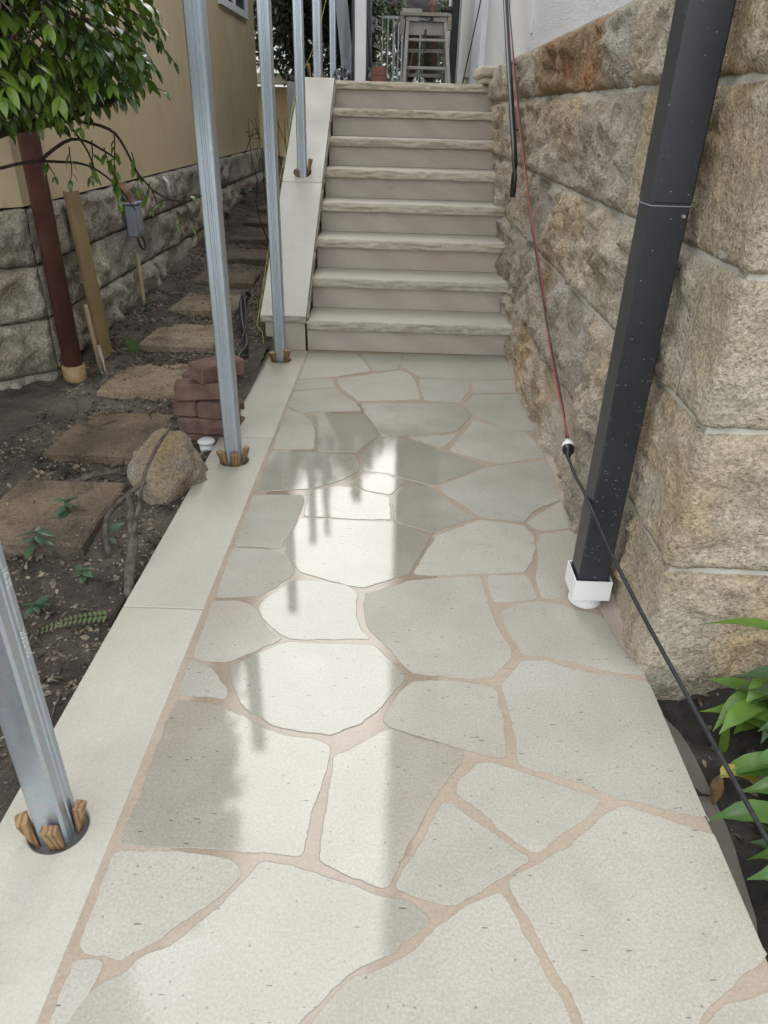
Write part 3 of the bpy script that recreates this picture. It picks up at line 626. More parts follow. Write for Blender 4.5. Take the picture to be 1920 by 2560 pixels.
# ================================================================ rock-faced block masonry
def rock_block(pf, u0, u1, z0, z1, amp, seed, mat, parent, res=0.014, corner=None, joint=0.008, base=0.006):
    rs = random.Random(seed); nu = max(6, int((u1 - u0) / res)); nv = max(5, int((z1 - z0) / res))
    uc, zc = (u0 + u1) / 2, (z0 + z1) / 2; hu, hz = (u1 - u0) / 2, (z1 - z0) / 2
    pl = []
    for k in range(9):
        a = rs.uniform(0, 2 * PI); g = rs.uniform(0.1, 0.85)
        pl.append((math.cos(a) * g, math.sin(a) * g * 0.8, rs.uniform(0.55, 1.25), rs.uniform(-0.6, 0.6) * hu, rs.uniform(-0.6, 0.6) * hz))
    mb = MB(); vs = []
    for j in range(nv + 1):
        for i in range(nu + 1):
            fu, fv = i / nu, j / nv
            ue, ze = joint + 0.007 * nz(fv * 3, seed, 1.1, 2.2) , joint + 0.006 * nz(fu * 6, seed, 2.2, 2.0)
            u = u0 + ue + (u1 - u0 - 2 * ue) * fu; z = z0 + ze + (z1 - z0 - 2 * ze) * fv
            e = min(u - u0, u1 - u, (z - z0), (z1 - z)) - joint
            fall = ss(-0.004, 0.030 + 0.018 * nz(u, z, seed, 9), e + 0.012 * nz(u, z, seed + 3, 24))
            h = min(c + (ga * (u - uc - du) + gb * (z - zc - dz)) / 0.22 for ga, gb, c, du, dz in pl)
            h = max(0.12, min(1.1, h))
            rg = 1 - abs(fbm(u, z, seed * 2.1, 7.0, 5)) * 1.6; d = base + amp * fall * (0.8 * h + 0.7 * fbm(u, z, seed * 1.3, 6.0, 6) + 0.5 * (rg - 0.5)) + fall * (0.011 * nz(u, z, seed, 30) + 0.006 * nz(u, z, seed, 70) - 0.006 * ss(0.25, 0.5, nz(u, z, seed + 5, 14)))
            if e > 0.012: d = max(d, base + 0.003)
            if corner is not None:
                cm = ss(0.012, 0.06, abs(u - corner) + 0.02 * nz(z, seed, 1, 9)); d = d * cm + (base + 0.010 + 0.006 * nz(z, u, seed, 20)) * (1 - cm)
            p, nn = pf(u); vs.append((p[0] + nn[0] * d, p[1] + nn[1] * d, z))
    fs = [(j * (nu + 1) + i, j * (nu + 1) + i + 1, (j + 1) * (nu + 1) + i + 1, (j + 1) * (nu + 1) + i) for j in range(nv) for i in range(nu)]
    per = [i for i in range(nu + 1)] + [j * (nu + 1) + nu for j in range(1, nv + 1)] + [nv * (nu + 1) + i for i in range(nu - 1, -1, -1)] + [j * (nu + 1) for j in range(nv - 1, 0, -1)]
    o0 = len(vs)
    for q in per:
        i = q % (nu + 1); u = u0 + joint + (u1 - u0 - 2 * joint) * i / nu
        p, nn = pf(u); vs.append((p[0] - nn[0] * 0.03, p[1] - nn[1] * 0.03, vs[q][2]))
    m = len(per); fs += [(per[k], o0 + k, o0 + (k + 1) % m, per[(k + 1) % m]) for k in range(m)]
    o = MB().add(vs, fs).build('stone_block', mat, parent, True); return fix_normals(o)

# right wall: u runs from the corner; u<0 is the front face (towards +x), u>0 the side along the path
def pf_right(u):
    if u > 0.008: return (XW, YC + u), (-1, 0)
    if u < -0.008: return (XW - u, YC), (0, -1)
    t = (u + 0.008) / 0.016; a = t * PI / 2
    return (XW + max(0, -u), YC + max(0, u)), (-math.sin(a), -math.cos(a))
rwall = thing('sandstone_wall', 'tall rock-faced honey sandstone wall with pale mortar right of the path', 'wall', (XW + 0.2, YC + 0.2, 0))
MB().box(XW - 0.003, XW + 0.40, YC - 0.003, 8.4, -0.4, 1.615).build('mortar', 'joint_mortar', rwall)
MB().box(XW + 0.402, 3.2, YC - 0.003, YC + 0.40, -0.4, 1.615).build('mortar', 'joint_mortar', rwall)
ZR = [-0.14, 0.325, 0.70, 1.03, 1.375, 1.615]
RB = [  # (course, list of u joints, quoin spans u0..u1 across the corner)
    (0, [0.30, 0.95, 1.85, 2.7, 3.6, 4.6, 5.6, 6.6], (-0.55, 0.30), [-0.55, -1.3]),
    (1, [0.40, 1.05, 1.75, 2.5, 3.3, 4.2, 5.1, 6.0, 6.7], (-0.32, 0.40), [-0.32, -1.2]),
    (2, [0.205, 1.12, 1.86, 2.72, 3.6, 4.5, 5.5, 6.5], (-0.60, 0.205), [-0.60, -1.5]),
    (3, [0.90, 1.55, 2.75, 3.7, 4.6, 5.6, 6.6], (-0.40, 0.90), [-0.40, -1.2]),
    (4, [1.08, 1.35, 1.86, 2.95, 3.85, 4.8, 5.8], (-0.5, 0.45), [-0.5, -1.3])]
sd_ = 20
for ci, js, q, fr in RB:
    z0, z1 = ZR[ci], ZR[ci + 1]
    rock_block(pf_right, q[0], q[1], z0, z1, 0.026 if ci else 0.034, sd_, 'quoin_rock', rwall, corner=0.0); sd_ += 1
    jj = [q[1]] + [v for v in js if v > q[1]]
    for a, b in zip(jj[:-1], jj[1:]):
        m = 'iron_rock' if (ci == 4 and 1.3 < a < 1.9) else 'wall_rock'
        rock_block(pf_right, a, b, z0, z1, 0.062 if ci else 0.06, sd_, m, rwall, res=0.014 if a < 3 else 0.022); sd_ += 1
    rock_block(pf_right, fr[1], fr[0], z0, z1, 0.022, sd_, 'quoin_rock', rwall, res=0.02); sd_ += 1
# mortar washed up against the wall foot
mb = MB()
def fillet(i, j):
    y = YC - 0.03 + i * 0.03; t = j / 4; w = 0.045 + 0.022 * fbm(y, 0.3, 1.0, 5, 3) + 0.02 * math.exp(-((y - 1.75) / 0.2) ** 2); w *= ss(YC - 0.06, YC + 0.12, y)
    x = XW + 0.008 - w * (1 - t); return (x, y, 0.0022 + 0.026 * t * t + 0.003 * nz(x, y, 1, 30) * t)
mb.grid(94, 4, fillet)
mb.build('mortar_wash', 'wash_mortar', path, True)

# left boundary wall: straight run plus a splayed near end
XL, YS = -1.735, 3.50
def pf_left(u):
    if u >= 0: return (XL, YS + u), (1, 0)
    k = 0.7071; return (XL + u * k, YS + u * k), (0.7071, -0.7071)
lwall = thing('garden_wall', 'mossy grey rock-faced stone base wall under the tan house on the left', 'wall', (XL - 0.2, YS, 0))
mb = MB(); poly = [(XL - 0.002, YS), (XL - 0.002, 9.85), (XL - 0.4, 9.85), (XL - 0.4, YS - 0.1), (XL - 1.3, YS - 1.0), (XL - 1.102, YS - 1.1)]
fix_normals(mb.prism(poly, -0.4, 0.862).build('mortar', 'old_joint', lwall))
ZL = [-0.16, 0.10, 0.36, 0.615, 0.868]
LJ = [[-1.4, -0.75, 0, 0.7, 1.5, 2.3, 3.2, 4.1, 5.1, 6.3], [-1.4, -0.5, 0, 0.5, 1.25, 2.1, 3.1, 3.9, 4.9, 6.3], [-1.4, -0.34, 0, 0.87, 1.9, 2.62, 3.5, 4.6, 5.5, 6.3], [-1.4, -0.42, 0, 1.18, 1.9, 2.64, 3.7, 4.7, 6.3]]
for ci, js in enumerate(LJ):
    for a, b in zip(js[:-1], js[1:]):
        rock_block(pf_left, a, b, ZL[ci], ZL[ci + 1], 0.060, sd_, 'old_rock', lwall, res=0.017 if a < 2 else 0.028, joint=0.006); sd_ += 1

# ================================================================ houses
tan = thing('tan_house', 'tan rendered house with streaked wall above the stone base on the left', 'house', (-2.0, 6.0, 0.87))
XT = XL - 0.012
def prism_tan(z0, z1):
    return [(XT, YS + 0.005), (XT, 9.75), (-4.2, 9.75), (-4.2, 1.0), (XT - 1.8, YS - 1.795)]
fix_normals(MB().prism(prism_tan(0, 0), 0.872, 3.1).build('wall', 'tan_render', tan))
EX = -1.45
fix_normals(MB().prism([(EX, 3.1), (EX, 10.2), (-4.4, 10.2), (-4.4, 0.3), (-4.0, 0.3)], 3.105, 3.13).build('soffit', 'soffit_white', tan))
rf = MB().add([(EX, 3.0, 3.16), (EX, 10.3, 3.16), (-4.4, 10.3, 3.9), (-4.4, 0.2, 3.9), (EX, 3.0, 3.30), (EX, 10.3, 3.30), (-4.4, 10.3, 4.04), (-4.4, 0.2, 4.04)],
              [(0, 1, 2, 3), (7, 6, 5, 4), (0, 4, 5, 1), (1, 5, 6, 2), (2, 6, 7, 3), (3, 7, 4, 0)]).build('roof', 'roof_metal', tan)
MB().box(EX + 0.002, EX + 0.11, 3.0, 10.3, 3.135, 3.26, 0.012).build('gutter', 'soffit_white', rf)
wy0, wy1, wz0, wz1 = 7.95, 9.27, 2.12, 2.95
win = MB().box(XT - 0.02, XT + 0.03, wy0, wy1, wz0, wz0 + 0.06).box(XT - 0.02, XT + 0.03, wy0, wy1, wz1 - 0.06, wz1).box(XT - 0.02, XT + 0.03, wy0, wy0 + 0.07, wz0 + 0.06, wz1 - 0.06).box(XT - 0.02, XT + 0.03, wy1 - 0.07, wy1, wz0 + 0.06, wz1 - 0.06).box(XT - 0.02, XT + 0.025, 8.57, 8.64, wz0 + 0.06, wz1 - 0.06).build('window', 'white_paint', tan)
for a, b in ((wy0 + 0.07, 8.57), (8.64, wy1 - 0.07)):
    MB().box(XT - 0.01, XT + 0.012, a, b, wz0 + 0.06, wz1 - 0.06).build('pane', 'glass', win)

wh = thing('white_house', 'white roughcast house wall above the sandstone on the right', 'house', (1.5, 5.0, 1.62))
XR = XW + 0.035
MB().box(XR, 3.2, YC + 0.035, 5.22, 1.618, 4.1).build('wall', 'roughcast', wh)
MB().box(XR + 0.03, 3.2, 5.222, 6.47, 1.618, 4.1).build('reveal', 'white_wall', wh)
MB().box(XR + 0.012, 3.2, 6.472, 8.03, LAND, 4.1).build('wall', 'roughcast', wh)
MB().box(XR - 0.04, 3.2, 8.032, 8.98, LAND, 4.1).build('pilaster', 'white_paint', wh)
MB().box(XR + 0.02, 3.2, 8.982, 12.6, LAND, 4.1).build('wall', 'white_wall', wh)
MB().box(XR - 0.12, 3.2, 12.602, 12.9, LAND, 4.1).build('door_frame', 'white_paint', wh)
MB().box(XR - 0.006, XR + 0.004, 5.02, 5.10, 1.72, 1.98).build('niche_plate', 'white_wall', wh)  # plate added to stand in for a small niche and its slot-shaped shadow
MB().box(0.16, 3.3, 0.95, 13.2, 4.105, 4.13).build('soffit', 'soffit_white', wh)
rf = MB().add([(0.132, 0.9, 4.14), (0.132, 13.3, 4.14), (3.4, 13.3, 4.8), (3.4, 0.9, 4.8), (0.132, 0.9, 4.28), (0.132, 13.3, 4.28), (3.4, 13.3, 4.94), (3.4, 0.9, 4.94)],
         [(0, 3, 2, 1), (4, 5, 6, 7), (0, 1, 5, 4), (1, 2, 6, 5), (2, 3, 7, 6), (3, 0, 4, 7)]).build('roof', 'roof_metal', wh)
fix_normals(rf)
MB().box(0.05, 0.130, 0.9, 13.3, 4.10, 4.25, 0.012).build('gutter', 'soffit_white', rf)
# weathered sill stone at the head of the stairs
mb = MB(); 
def silltop(i, j):
    x = 0.60 + 0.15 * i / 8; y = 6.42 + 0.62 * j / 16; return (x + 0.008 * nz(x, y, 2, 20), y, 1.60 + 0.05 * i / 8 + 0.008 * nz(x, y, 4, 25))
o = MB().box(0.595, 0.76, 6.40, 7.06, 1.50, 1.545, 0.01).box(0.575, 0.765, 6.37, 7.10, 1.547, 1.62, 0.016).build('sill_stone', 'nosing_rock'); tag(o, 'weathered sandstone cap with moulded edge at the top right of the stairs', 'stone cap')

# ================================================================ galvanised posts
def post_profile(w, ribbed=(0, 2)):
    h = w / 2; c = 0.005; d = 0.0026
    def side(k):      # one face from left to right, with two rolled grooves
        pts = [(-h + c, 0)]
        for g in (-0.0085, 0.0055) if k in ribbed else ():
            pts += [(g - 0.0016, 0), (g + 0.001, d), (g + 0.006, d), (g + 0.0086, 0)]
        pts += [(h - c, 0)]; return pts
    P = []
    for k in range(4):
        a = k * PI / 2
        for x, y in side(k):
            px, py = x, -h + y; P.append((px * math.cos(a) - py * math.sin(a), px * math.sin(a) + py * math.cos(a)))
    return P
def post(x, y, z0, z1, label, w=0.062, name='steel_post', mat='galv', ribbed=(0, 2)):
    root = thing(name, label, 'post', (x, y, z0), group='galvanised steel posts')
    o = MB().prism([(x + a, y + b) for a, b in post_profile(w, ribbed)], z0, z1).build('shaft', mat, root)
    fix_normals(o); return root
p1 = post(*POSTS[1], -0.03, 1.72, 'nearest galvanised steel post with white printed numbers, foot wedged in the border', ribbed=(1, 3))
post(*POSTS[2], -0.03, 1.72, 'galvanised steel post in front of the red brick pile, second from the camera')
post(*POSTS[3], -0.03, 1.86, 'galvanised steel post at the foot of the stairs beside the side wall')
post(*P4, cz(P4[1]) - 0.06, 2.12, 'galvanised steel post standing in the sloping coping halfway up the stairs')
post(-0.70, 6.62, LAND - 0.05, 2.38, 'galvanised steel post at the head of the sloping coping')
post(-0.70, 8.05, LAND - 0.05, 2.5, 'thin farthest galvanised steel post on the landing before the black tarp')
def text_mesh(body, size):
    cu_ = bpy.data.curves.new('txt', 'FONT'); cu_.body = body; cu_.size = size; cu_.resolution_u = 2; cu_.extrude = 0.0
    ob = bpy.data.objects.new('txt', cu_); C.objects.link(ob); dg = bpy.context.evaluated_depsgraph_get(); dg.update()
    me = bpy.data.meshes.new_from_object(ob.evaluated_get(dg)); bpy.data.objects.remove(ob); return me
def lettering(body, size, mw, mat, parent, name='lettering'):
    me = text_mesh(body, size); me.transform(mw); me.materials.append(MAT[mat]); return link(name, me, parent)
def basis(xa, ya, loc):
    xa, ya = Vector(xa), Vector(ya); za = xa.cross(ya); m = Matrix.Identity(4)
    for i in range(3): m[i][0], m[i][1], m[i][2], m[i][3] = xa[i], ya[i], za[i], loc[i]
    return m
px = POSTS[1][0] + 0.031 + 0.0006
lettering('16:35', 0.019, basis((0, 0, -1), (0, 1, 0), (px, POSTS[1][1] + 0.009, 0.635)), 'print_white', p1)
lettering('2020:00', 0.019, basis((0, 0, -1), (0, 1, 0), (px, POSTS[1][1] + 0.009, 0.505)), 'print_white', p1)

# white timber post and others on the landing
wp = thing('white_post', 'white painted square post on the landing left of the gate', 'post', (-0.402, 7.42, LAND))
MB().box(-0.45, -0.355, 7.37, 7.465, LAND - 0.01, 2.75, 0.004).build('shaft', 'white_paint', wp)
gp = MB().box(-0.93, -0.86, 8.6, 8.67, LAND - 0.01, 4.0).build('timber_post', 'grey_timber'); tag(gp, 'dark weathered timber post behind the farthest steel posts', 'post')

# ================================================================ timber wedges
def wedge(x, y, z, h, w, t, rz, tilt, label):
    me = MB().add([(-w / 2, -0.002, 0), (w / 2, -0.002, 0), (w / 2, 0.002, 0), (-w / 2, 0.002, 0), (-w / 2, -t, h), (w / 2, -t, h * 0.97), (w / 2, 0.002, h), (-w / 2, 0.002, h * 1.02)],
                  [(3, 2, 1, 0), (4, 5, 6, 7), (0, 1, 5, 4), (1, 2, 6, 5), (2, 3, 7, 6), (3, 0, 4, 7)])
    o = me.build('timber_wedge', 'wedge_wood'); o.location = (x, y, z); o.rotation_euler = (tilt, 0, rz)
    bm = bmesh.new(); bm.from_mesh(o.data); bmesh.ops.bevel(bm, geom=bm.edges[:], offset=0.0012, segments=1, affect='EDGES'); bm.to_mesh(o.data); bm.free()
    return tag(o, label, 'wedge', 'timber wedges holding the steel posts')
X1, Y1 = POSTS[1]
wedge(X1 - 0.036, Y1 - 0.022, -0.028, 0.092, 0.030, 0.022, math.radians(-60), 0.06, 'pale timber wedge on the left of the nearest steel post')
wedge(X1 + 0.010, Y1 - 0.036, -0.028, 0.086, 0.030, 0.018, math.radians(8), 0.05, 'grainy timber wedge in front of the nearest steel post')
wedge(X1 + 0.036, Y1 + 0.012, -0.024, 0.082, 0.026, 0.020, math.radians(90), 0.05, 'small timber wedge on the right of the nearest steel post')
X2, Y2 = POSTS[2]
wedge(X2 - 0.033, Y2 - 0.026, -0.028, 0.085, 0.034, 0.024, math.radians(-40), 0.08, 'brown timber wedge on the left of the post by the bricks')
wedge(X2 + 0.014, Y2 - 0.034, -0.028, 0.080, 0.034, 0.020, math.radians(5), 0.08, 'timber wedge in front of the post by the bricks')
wedge(X2 + 0.036, Y2 + 0.012, -0.028, 0.088, 0.030, 0.020, math.radians(80), 0.10, 'timber wedge on the right of the post by the bricks')
X3, Y3 = POSTS[3]
wedge(X3 - 0.030, Y3 - 0.028, -0.028, 0.085, 0.038, 0.024, math.radians(-42), 0.10, 'timber wedge on the left of the post at the stair foot')
wedge(X3 + 0.030, Y3 - 0.022, -0.028, 0.098, 0.036, 0.024, math.radians(48), 0.08, 'timber wedge on the right of the post at the stair foot')
X4, Y4 = P4; Z4 = cz(Y4)
wedge(X4 - 0.028, Y4 - 0.034, Z4 - 0.055, 0.075, 0.030, 0.022, math.radians(-25), 0.1, 'short timber wedge in front of the post in the sloping coping')
wedge(X4 + 0.036, Y4 + 0.006, Z4 - 0.03, 0.115, 0.034, 0.022, math.radians(82), 0.12, 'tall timber wedge on the right of the post in the sloping coping')
wedge(-0.752, 6.60, LAND - 0.02, 0.13, 0.04, 0.024, math.radians(-70), 0.08, 'timber wedge on the left of the post at the head of the coping')
wedge(-0.655, 6.60, LAND - 0.02, 0.06, 0.03, 0.02, math.radians(70), 0.08, 'small timber wedge on the right of the post at the head of the coping')

# yellow string line looped round the third post
pts = [(-0.79, 4.10, -0.03), (-0.775, 4.08, 0.004), (-0.745, 4.07, 0.006), (-0.724, 4.065, 0.050), (-0.690, 4.052, 0.052), (-0.655, 4.050, 0.050), (-0.640, 4.056, 0.062)]
sl = MB().tube(pts, 0.0017, 6).tube([(-0.765, 4.10, 0.006), (-0.79, 4.16, 0.05), (-0.805, 4.20, 0.13), (-0.842, 4.24, 0.16), (-0.85, 5.0, 0.62), (-0.83, 6.3, 1.45), (-0.70, 6.575, 1.75), (-0.68, 8.01, 2.45), (-0.66, 8.9, 3.0)], 0.0013, 6).build('string_line', 'yellow_string')
tag(sl, 'yellow string line tied round the posts along the side wall', 'string')

# ================================================================ downpipe
dp = thing('downpipe', 'square charcoal downpipe with water drops in a white socket against the sandstone wall', 'pipe', (0.605, 1.79, 0))
x0, x1, y0, y1 = 0.562, 0.652, 1.745, 1.838
o = MB().box(x0, x1, y0, y1, 0.062, 1.165, 0.004).build('lower_length', 'pipe_black', dp)
o = MB().box(x0 - 0.0022, x1 + 0.0022, y0 - 0.0022, y1 + 0.0022, 1.13, 3.4, 0.006).build('upper_length', 'pipe_black', dp)
MB().box(x0 - 0.002, x1 + 0.002, y0 - 0.002, y1 + 0.002, 1.1275, 1.1295).build('seam', 'grey_plastic', dp)
MB().tube([(x1 - 0.012, y0 - 0.0055, 1.108), (x1 - 0.012, y0 + 0.001, 1.108)], [0.0036, 0.0042], 10).build('screw', 'aluminium', dp)
cxp, cyp = (x0 + x1) / 2, (y0 + y1) / 2
def socket():
    mb = MB(); t = 0.007; e = 0.010
    def ring(k, z, ins):
        a0, a1, b0, b1 = x0 - e + ins, x1 + e - ins, y0 - e + ins, y1 + e - ins
        return [(a0, b0, z), (a1, b0, z), (a1, b1, z + 0.0), (a0, b1, z)]
    top = ring(0, 0.105, 0); bot = ring(0, 0.038, 0); it = ring(0, 0.105, 0.0035); ib = ring(0, 0.05, 0.0035)
    vs = top + bot + it + ib; fs = []
    for k in range(4):
        k2 = (k + 1) % 4; fs += [(4 + k, 4 + k2, k2, k), (k, k2, 8 + k2, 8 + k), (8 + k, 8 + k2, 12 + k2, 12 + k)]
    fs.append((7, 6, 5, 4)); mb.add(vs, fs); return mb
fix_normals(socket().build('socket', 'pvc_white', dp))
MB().tube([(cxp, cyp, -0.01), (cxp, cyp, 0.042)], 0.047, 28).build('collar', 'pvc_white', dp)
MB().tube([(cxp, cyp, 0.002), (cxp, cyp, 0.010)], 0.050, 28).build('collar_rim', 'pvc_white', dp)

# ================================================================ handrail
hr = thing('handrail', 'black steel handrail fixed to the right wall beside the stairs', 'handrail', (0.62, 4.3, 0.93))
rail = [(0.615, 7.3, 3.30), (0.615, 5.52, 1.935), (0.615, 4.96, 1.515), (0.615, 4.42, 1.13), (0.615, 4.335, 1.06), (0.615, 4.315, 1.01), (0.615, 4.295, 0.90)]
MB().tube(rail, 0.0165, 12).build('rail', 'pipe_black', hr, True)
for y, z in ((4.56, 1.23), (5.03, 1.57)):
    MB().tube([(0.615, y, z), (0.66, y, z - 0.01), (0.735, y, z - 0.01)], 0.0065, 8).build('bracket', 'black_plastic', hr, True)

# ================================================================ extension lead
def catmull(pts, k=8):
    P = [Vector(p) for p in pts]; out = []
    for i in range(len(P) - 1):
        a, b, c, d = P[max(0, i - 1)], P[i], P[i + 1], P[min(len(P) - 1, i + 2)]
        for q in range(k):
            t = q / k; out.append(0.5 * ((2 * b) + (c - a) * t + (2 * a - 5 * b + 4 * c - d) * t * t + (3 * b - a - 3 * c + d) * t ** 3))
    out.append(P[-1]); return out
lead = thing('extension_lead', 'red and black extension lead hanging down the sandstone wall to a plug', 'lead', (0.62, 2.29, 0.29))
main = catmull([(0.625, 6.6, 2.75), (0.622, 5.35, 1.91), (0.628, 4.7, 1.45), (0.636, 4.2, 1.13), (0.635, 3.7, 0.86), (0.642, 3.3, 0.66), (0.640, 3.06, 0.54), (0.633, 2.75, 0.43), (0.628, 2.5, 0.355), (0.62, 2.33, 0.31)], 10)
tw = []; tw2 = []
for i, p in enumerate(main):
    a = i * 0.13; off = Vector((math.cos(a) * 0.0035, math.sin(a) * 0.0035, math.cos(a) * 0.002)); tw.append(p + off - Vector((0.004, 0, 0))); tw2.append(p - off - Vector((0.004, 0, 0)))
MB().tube(tw, 0.0036, 8).build('red_cable', 'red_rubber', lead, True)
MB().tube(tw2, 0.0036, 8).build('black_cable', 'black_rubber', lead, True)
d = (Vector((0.60, 2.20, 0.262)) - Vector((0.62, 2.33, 0.31))).normalized(); b = Vector((0.618, 2.32, 0.305))
MB().tube([b, b + d * 0.012, b + d * 0.03], [0.008, 0.017, 0.020], 18).build('clear_hood', 'clear_plastic', lead, True)
MB().tube([b + d * 0.026, b + d * 0.042], [0.0222, 0.0222], 18).build('white_ring', 'pvc_white', lead)
MB().tube([b + d * 0.042, b + d * 0.06, b + d * 0.072, b + d * 0.092], [0.0215, 0.020, 0.011, 0.006], 18).build('plug', 'black_plastic', lead, True)
e = b + d * 0.09
cord = catmull([e, (0.592, 2.08, 0.288), (0.578, 1.92, 0.318), (0.5535, 1.742, 0.358), (0.556, 1.665, 0.352), (0.585, 1.546, 0.299), (0.63, 1.372, 0.235), (0.69, 1.176, 0.159), (0.75, 0.90, 0.09), (0.83, 0.52, 0.01), (0.92, 0.2, -0.08), (1.1, -0.1, -0.10)], 8)
MB().tube(cord, 0.0052, 9).build('black_cord', 'black_rubber', lead, True)
# looser lead at the landing
ll = MB().tube(catmull([(0.60, 8.9, 1.51), (0.62, 8.6, 1.72), (0.66, 7.9, 2.2), (0.69, 7.3, 2.75), (0.69, 7.0, 3.3)], 8), 0.006, 7).build('slung_lead', 'black_rubber', None, True); tag(ll, 'black lead slung down the white wall at the landing', 'lead')

# ================================================================ left garden
# stepping stones climbing beside the stairs
for k in range(10):
    yf = 2.08 + 0.632 * k if k else 2.02; z = 0.0 + 0.05 * max(0, k - 1) - (0.012 if k == 0 else 0)
    xl = -1.49; w = 0.44; dp_ = 0.47; x0 = xl + 0.02 * nz(k, 1, 2); x1 = x0 + w
    pts = []
    cs = [(x0, yf), (x1, yf), (x1 - 0.005, yf + dp_), (x0 + 0.01, yf + dp_)]
    for i in range(4):
        a, b = Vector(cs[i]), Vector(cs[(i + 1) % 4])
        for q in range(10):
            p = a.lerp(b, q / 10); t = (b - a).normalized(); nn = Vector((t.y, -t.x)); d = 0.006 * nz(p.x, p.y, k, 9) + 0.003 * nz(p.x, p.y, k, 30); pts.append(p + nn * d)
    n = len(pts); c = sum(pts, Vector((0, 0))) / n
    tilt = 0.006 * nz(k, 4, 4, 3)
    vs = [(p.x, p.y, z - 0.062) for p in pts] + [(p.x, p.y, z - 0.008 + 0.003 * nz(p.x, p.y, 1, 15)) for p in pts] + [(c.x + (p.x - c.x) * 0.965, c.y + (p.y - c.y) * 0.965, z + tilt + 0.004 * nz(p.x, p.y, 2, 8)) for p in pts] + [(c.x + (p.x - c.x) * 0.5, c.y + (p.y - c.y) * 0.5, z + tilt + 0.004 * nz(p.x, p.y, 3, 8)) for p in pts]
    fs = [(L * n + i, L * n + (i + 1) % n, (L + 1) * n + (i + 1) % n, (L + 1) * n + i) for L in range(3) for i in range(n)] + [tuple(3 * n + i for i in range(n))]
    o = MB().add(vs, fs).build('stepping_stone', 'step_rock' if k in (2, 3, 4) else 'dark_step_rock', origin=(c.x, c.y, z - 0.06))
    ordn = ['nearest stepping stone, half hidden under fallen twigs and leaves', 'dark stepping stone directly behind the boulder', 'ochre stepping stone left of the red brick pile', 'stepping stone behind the brick pile, mossy along its front edge', 'fifth stepping stone from the camera, level with the stair foot', 'sixth stepping stone from the camera, worn brown', 'seventh stepping stone from the camera, partly hidden by a post', 'eighth stepping stone from the camera, thin and dark', 'ninth stepping stone from the camera, second farthest', 'farthest stepping stone, at the top of the garden steps']
    tag(o, ordn[k], 'stepping stone', 'stepping stones up the left side')

def lump(c, rx, ry, rz_, seed, name, mat, label, cat, facets=10, amp=0.1, sub=4):
    bm = bmesh.new(); bmesh.ops.create_icosphere(bm, subdivisions=sub, radius=1.0); rs = random.Random(seed)
    pl = [(Vector((rs.gauss(0, 1), rs.gauss(0, 1), rs.gauss(0, 1))).normalized(), rs.uniform(0.68, 0.92)) for _ in range(facets)]
    for v in bm.verts:
        d = v.co.normalized(); r = 1.0
        for n, h in pl:
            q = d.dot(n)
            if q > 0.05: r = min(r, h / q)
        r += amp * 0.42 * fbm(d.x, d.y, d.z + seed, 2.2, 5) + amp * 0.16 * nz(d.x, d.y, d.z + seed, 9) + amp * 0.08 * nz(d.x, d.y, d.z + seed, 22)
        v.co = Vector((d.x * r * rx, d.y * r * ry, d.z * r * rz_))
    me = bpy.data.meshes.new(name); bm.to_mesh(me); bm.free(); me.materials.append(MAT[mat]); smooth_mesh(me)
    o = link(name, me, None, c); return tag(o, label, cat)
lump((-0.895, 2.51, 0.03), 0.165, 0.165, 0.165, 7, 'boulder', 'boulder_rock', 'rough sandstone boulder with ochre patch beside the border', 'boulder', 20, 0.22, 5)

# brick pile
BR = MB().box(-0.114, 0.114, -0.054, 0.054, 0.0, 0.0745, 0.0065).mesh('brick', 'brick_red')
bl = [  # x, y, z, rz, tilt, label
    (-0.842, 2.985, -0.065, 4, 0, 'bottom front paving brick of the pile'), (-0.83, 3.125, -0.065, -3, 0, 'bottom rear paving brick of the pile'),
    (-0.848, 2.975, 0.0125, -4, 0, 'second-layer front brick of the pile'), (-0.84, 3.10, 0.0125, 6, 0, 'second-layer rear brick of the pile'),
    (-0.925, 3.05, 0.090, 88, 0, 'third-layer brick on the left of the pile, end towards the path'), (-0.80, 3.03, 0.090, 80, 0, 'third-layer brick on the right of the pile, end towards the path'),
    (-0.855, 2.985, 0.168, 11, -3, 'long fourth-layer brick along the front of the pile'), (-0.85, 3.115, 0.168, -14, 2, 'fourth-layer brick at the back of the pile'),
    (-0.80, 3.05, 0.246, 48, 5, 'topmost brick set askew on the pile'),
    (-0.715 - 0.15, 3.30, -0.045, 20, 0, 'loose brick lying behind the pile')]
for x, y, z, r, t, lb in bl:
    o = link('brick', BR, None, (x, y, z)); o.rotation_euler = (math.radians(t), 0, math.radians(r)); tag(o, lb, 'brick', 'red paving bricks in the pile')

# capped white pipe stub
cp = thing('pipe_stub', 'short white capped pipe stub between bricks and border', 'pipe', (-0.825, 2.86, -0.06))
MB().tube([(-0.825, 2.86, -0.07), (-0.825, 2.86, 0.005)], [0.026, 0.033], 20).build('tube', 'pvc_white', cp, True)
MB().tube([(-0.825, 2.86, 0.005), (-0.825, 2.86, 0.014), (-0.825, 2.86, 0.019)], [0.038, 0.038, 0.03], 20).build('cap', 'pvc_white', cp, True)
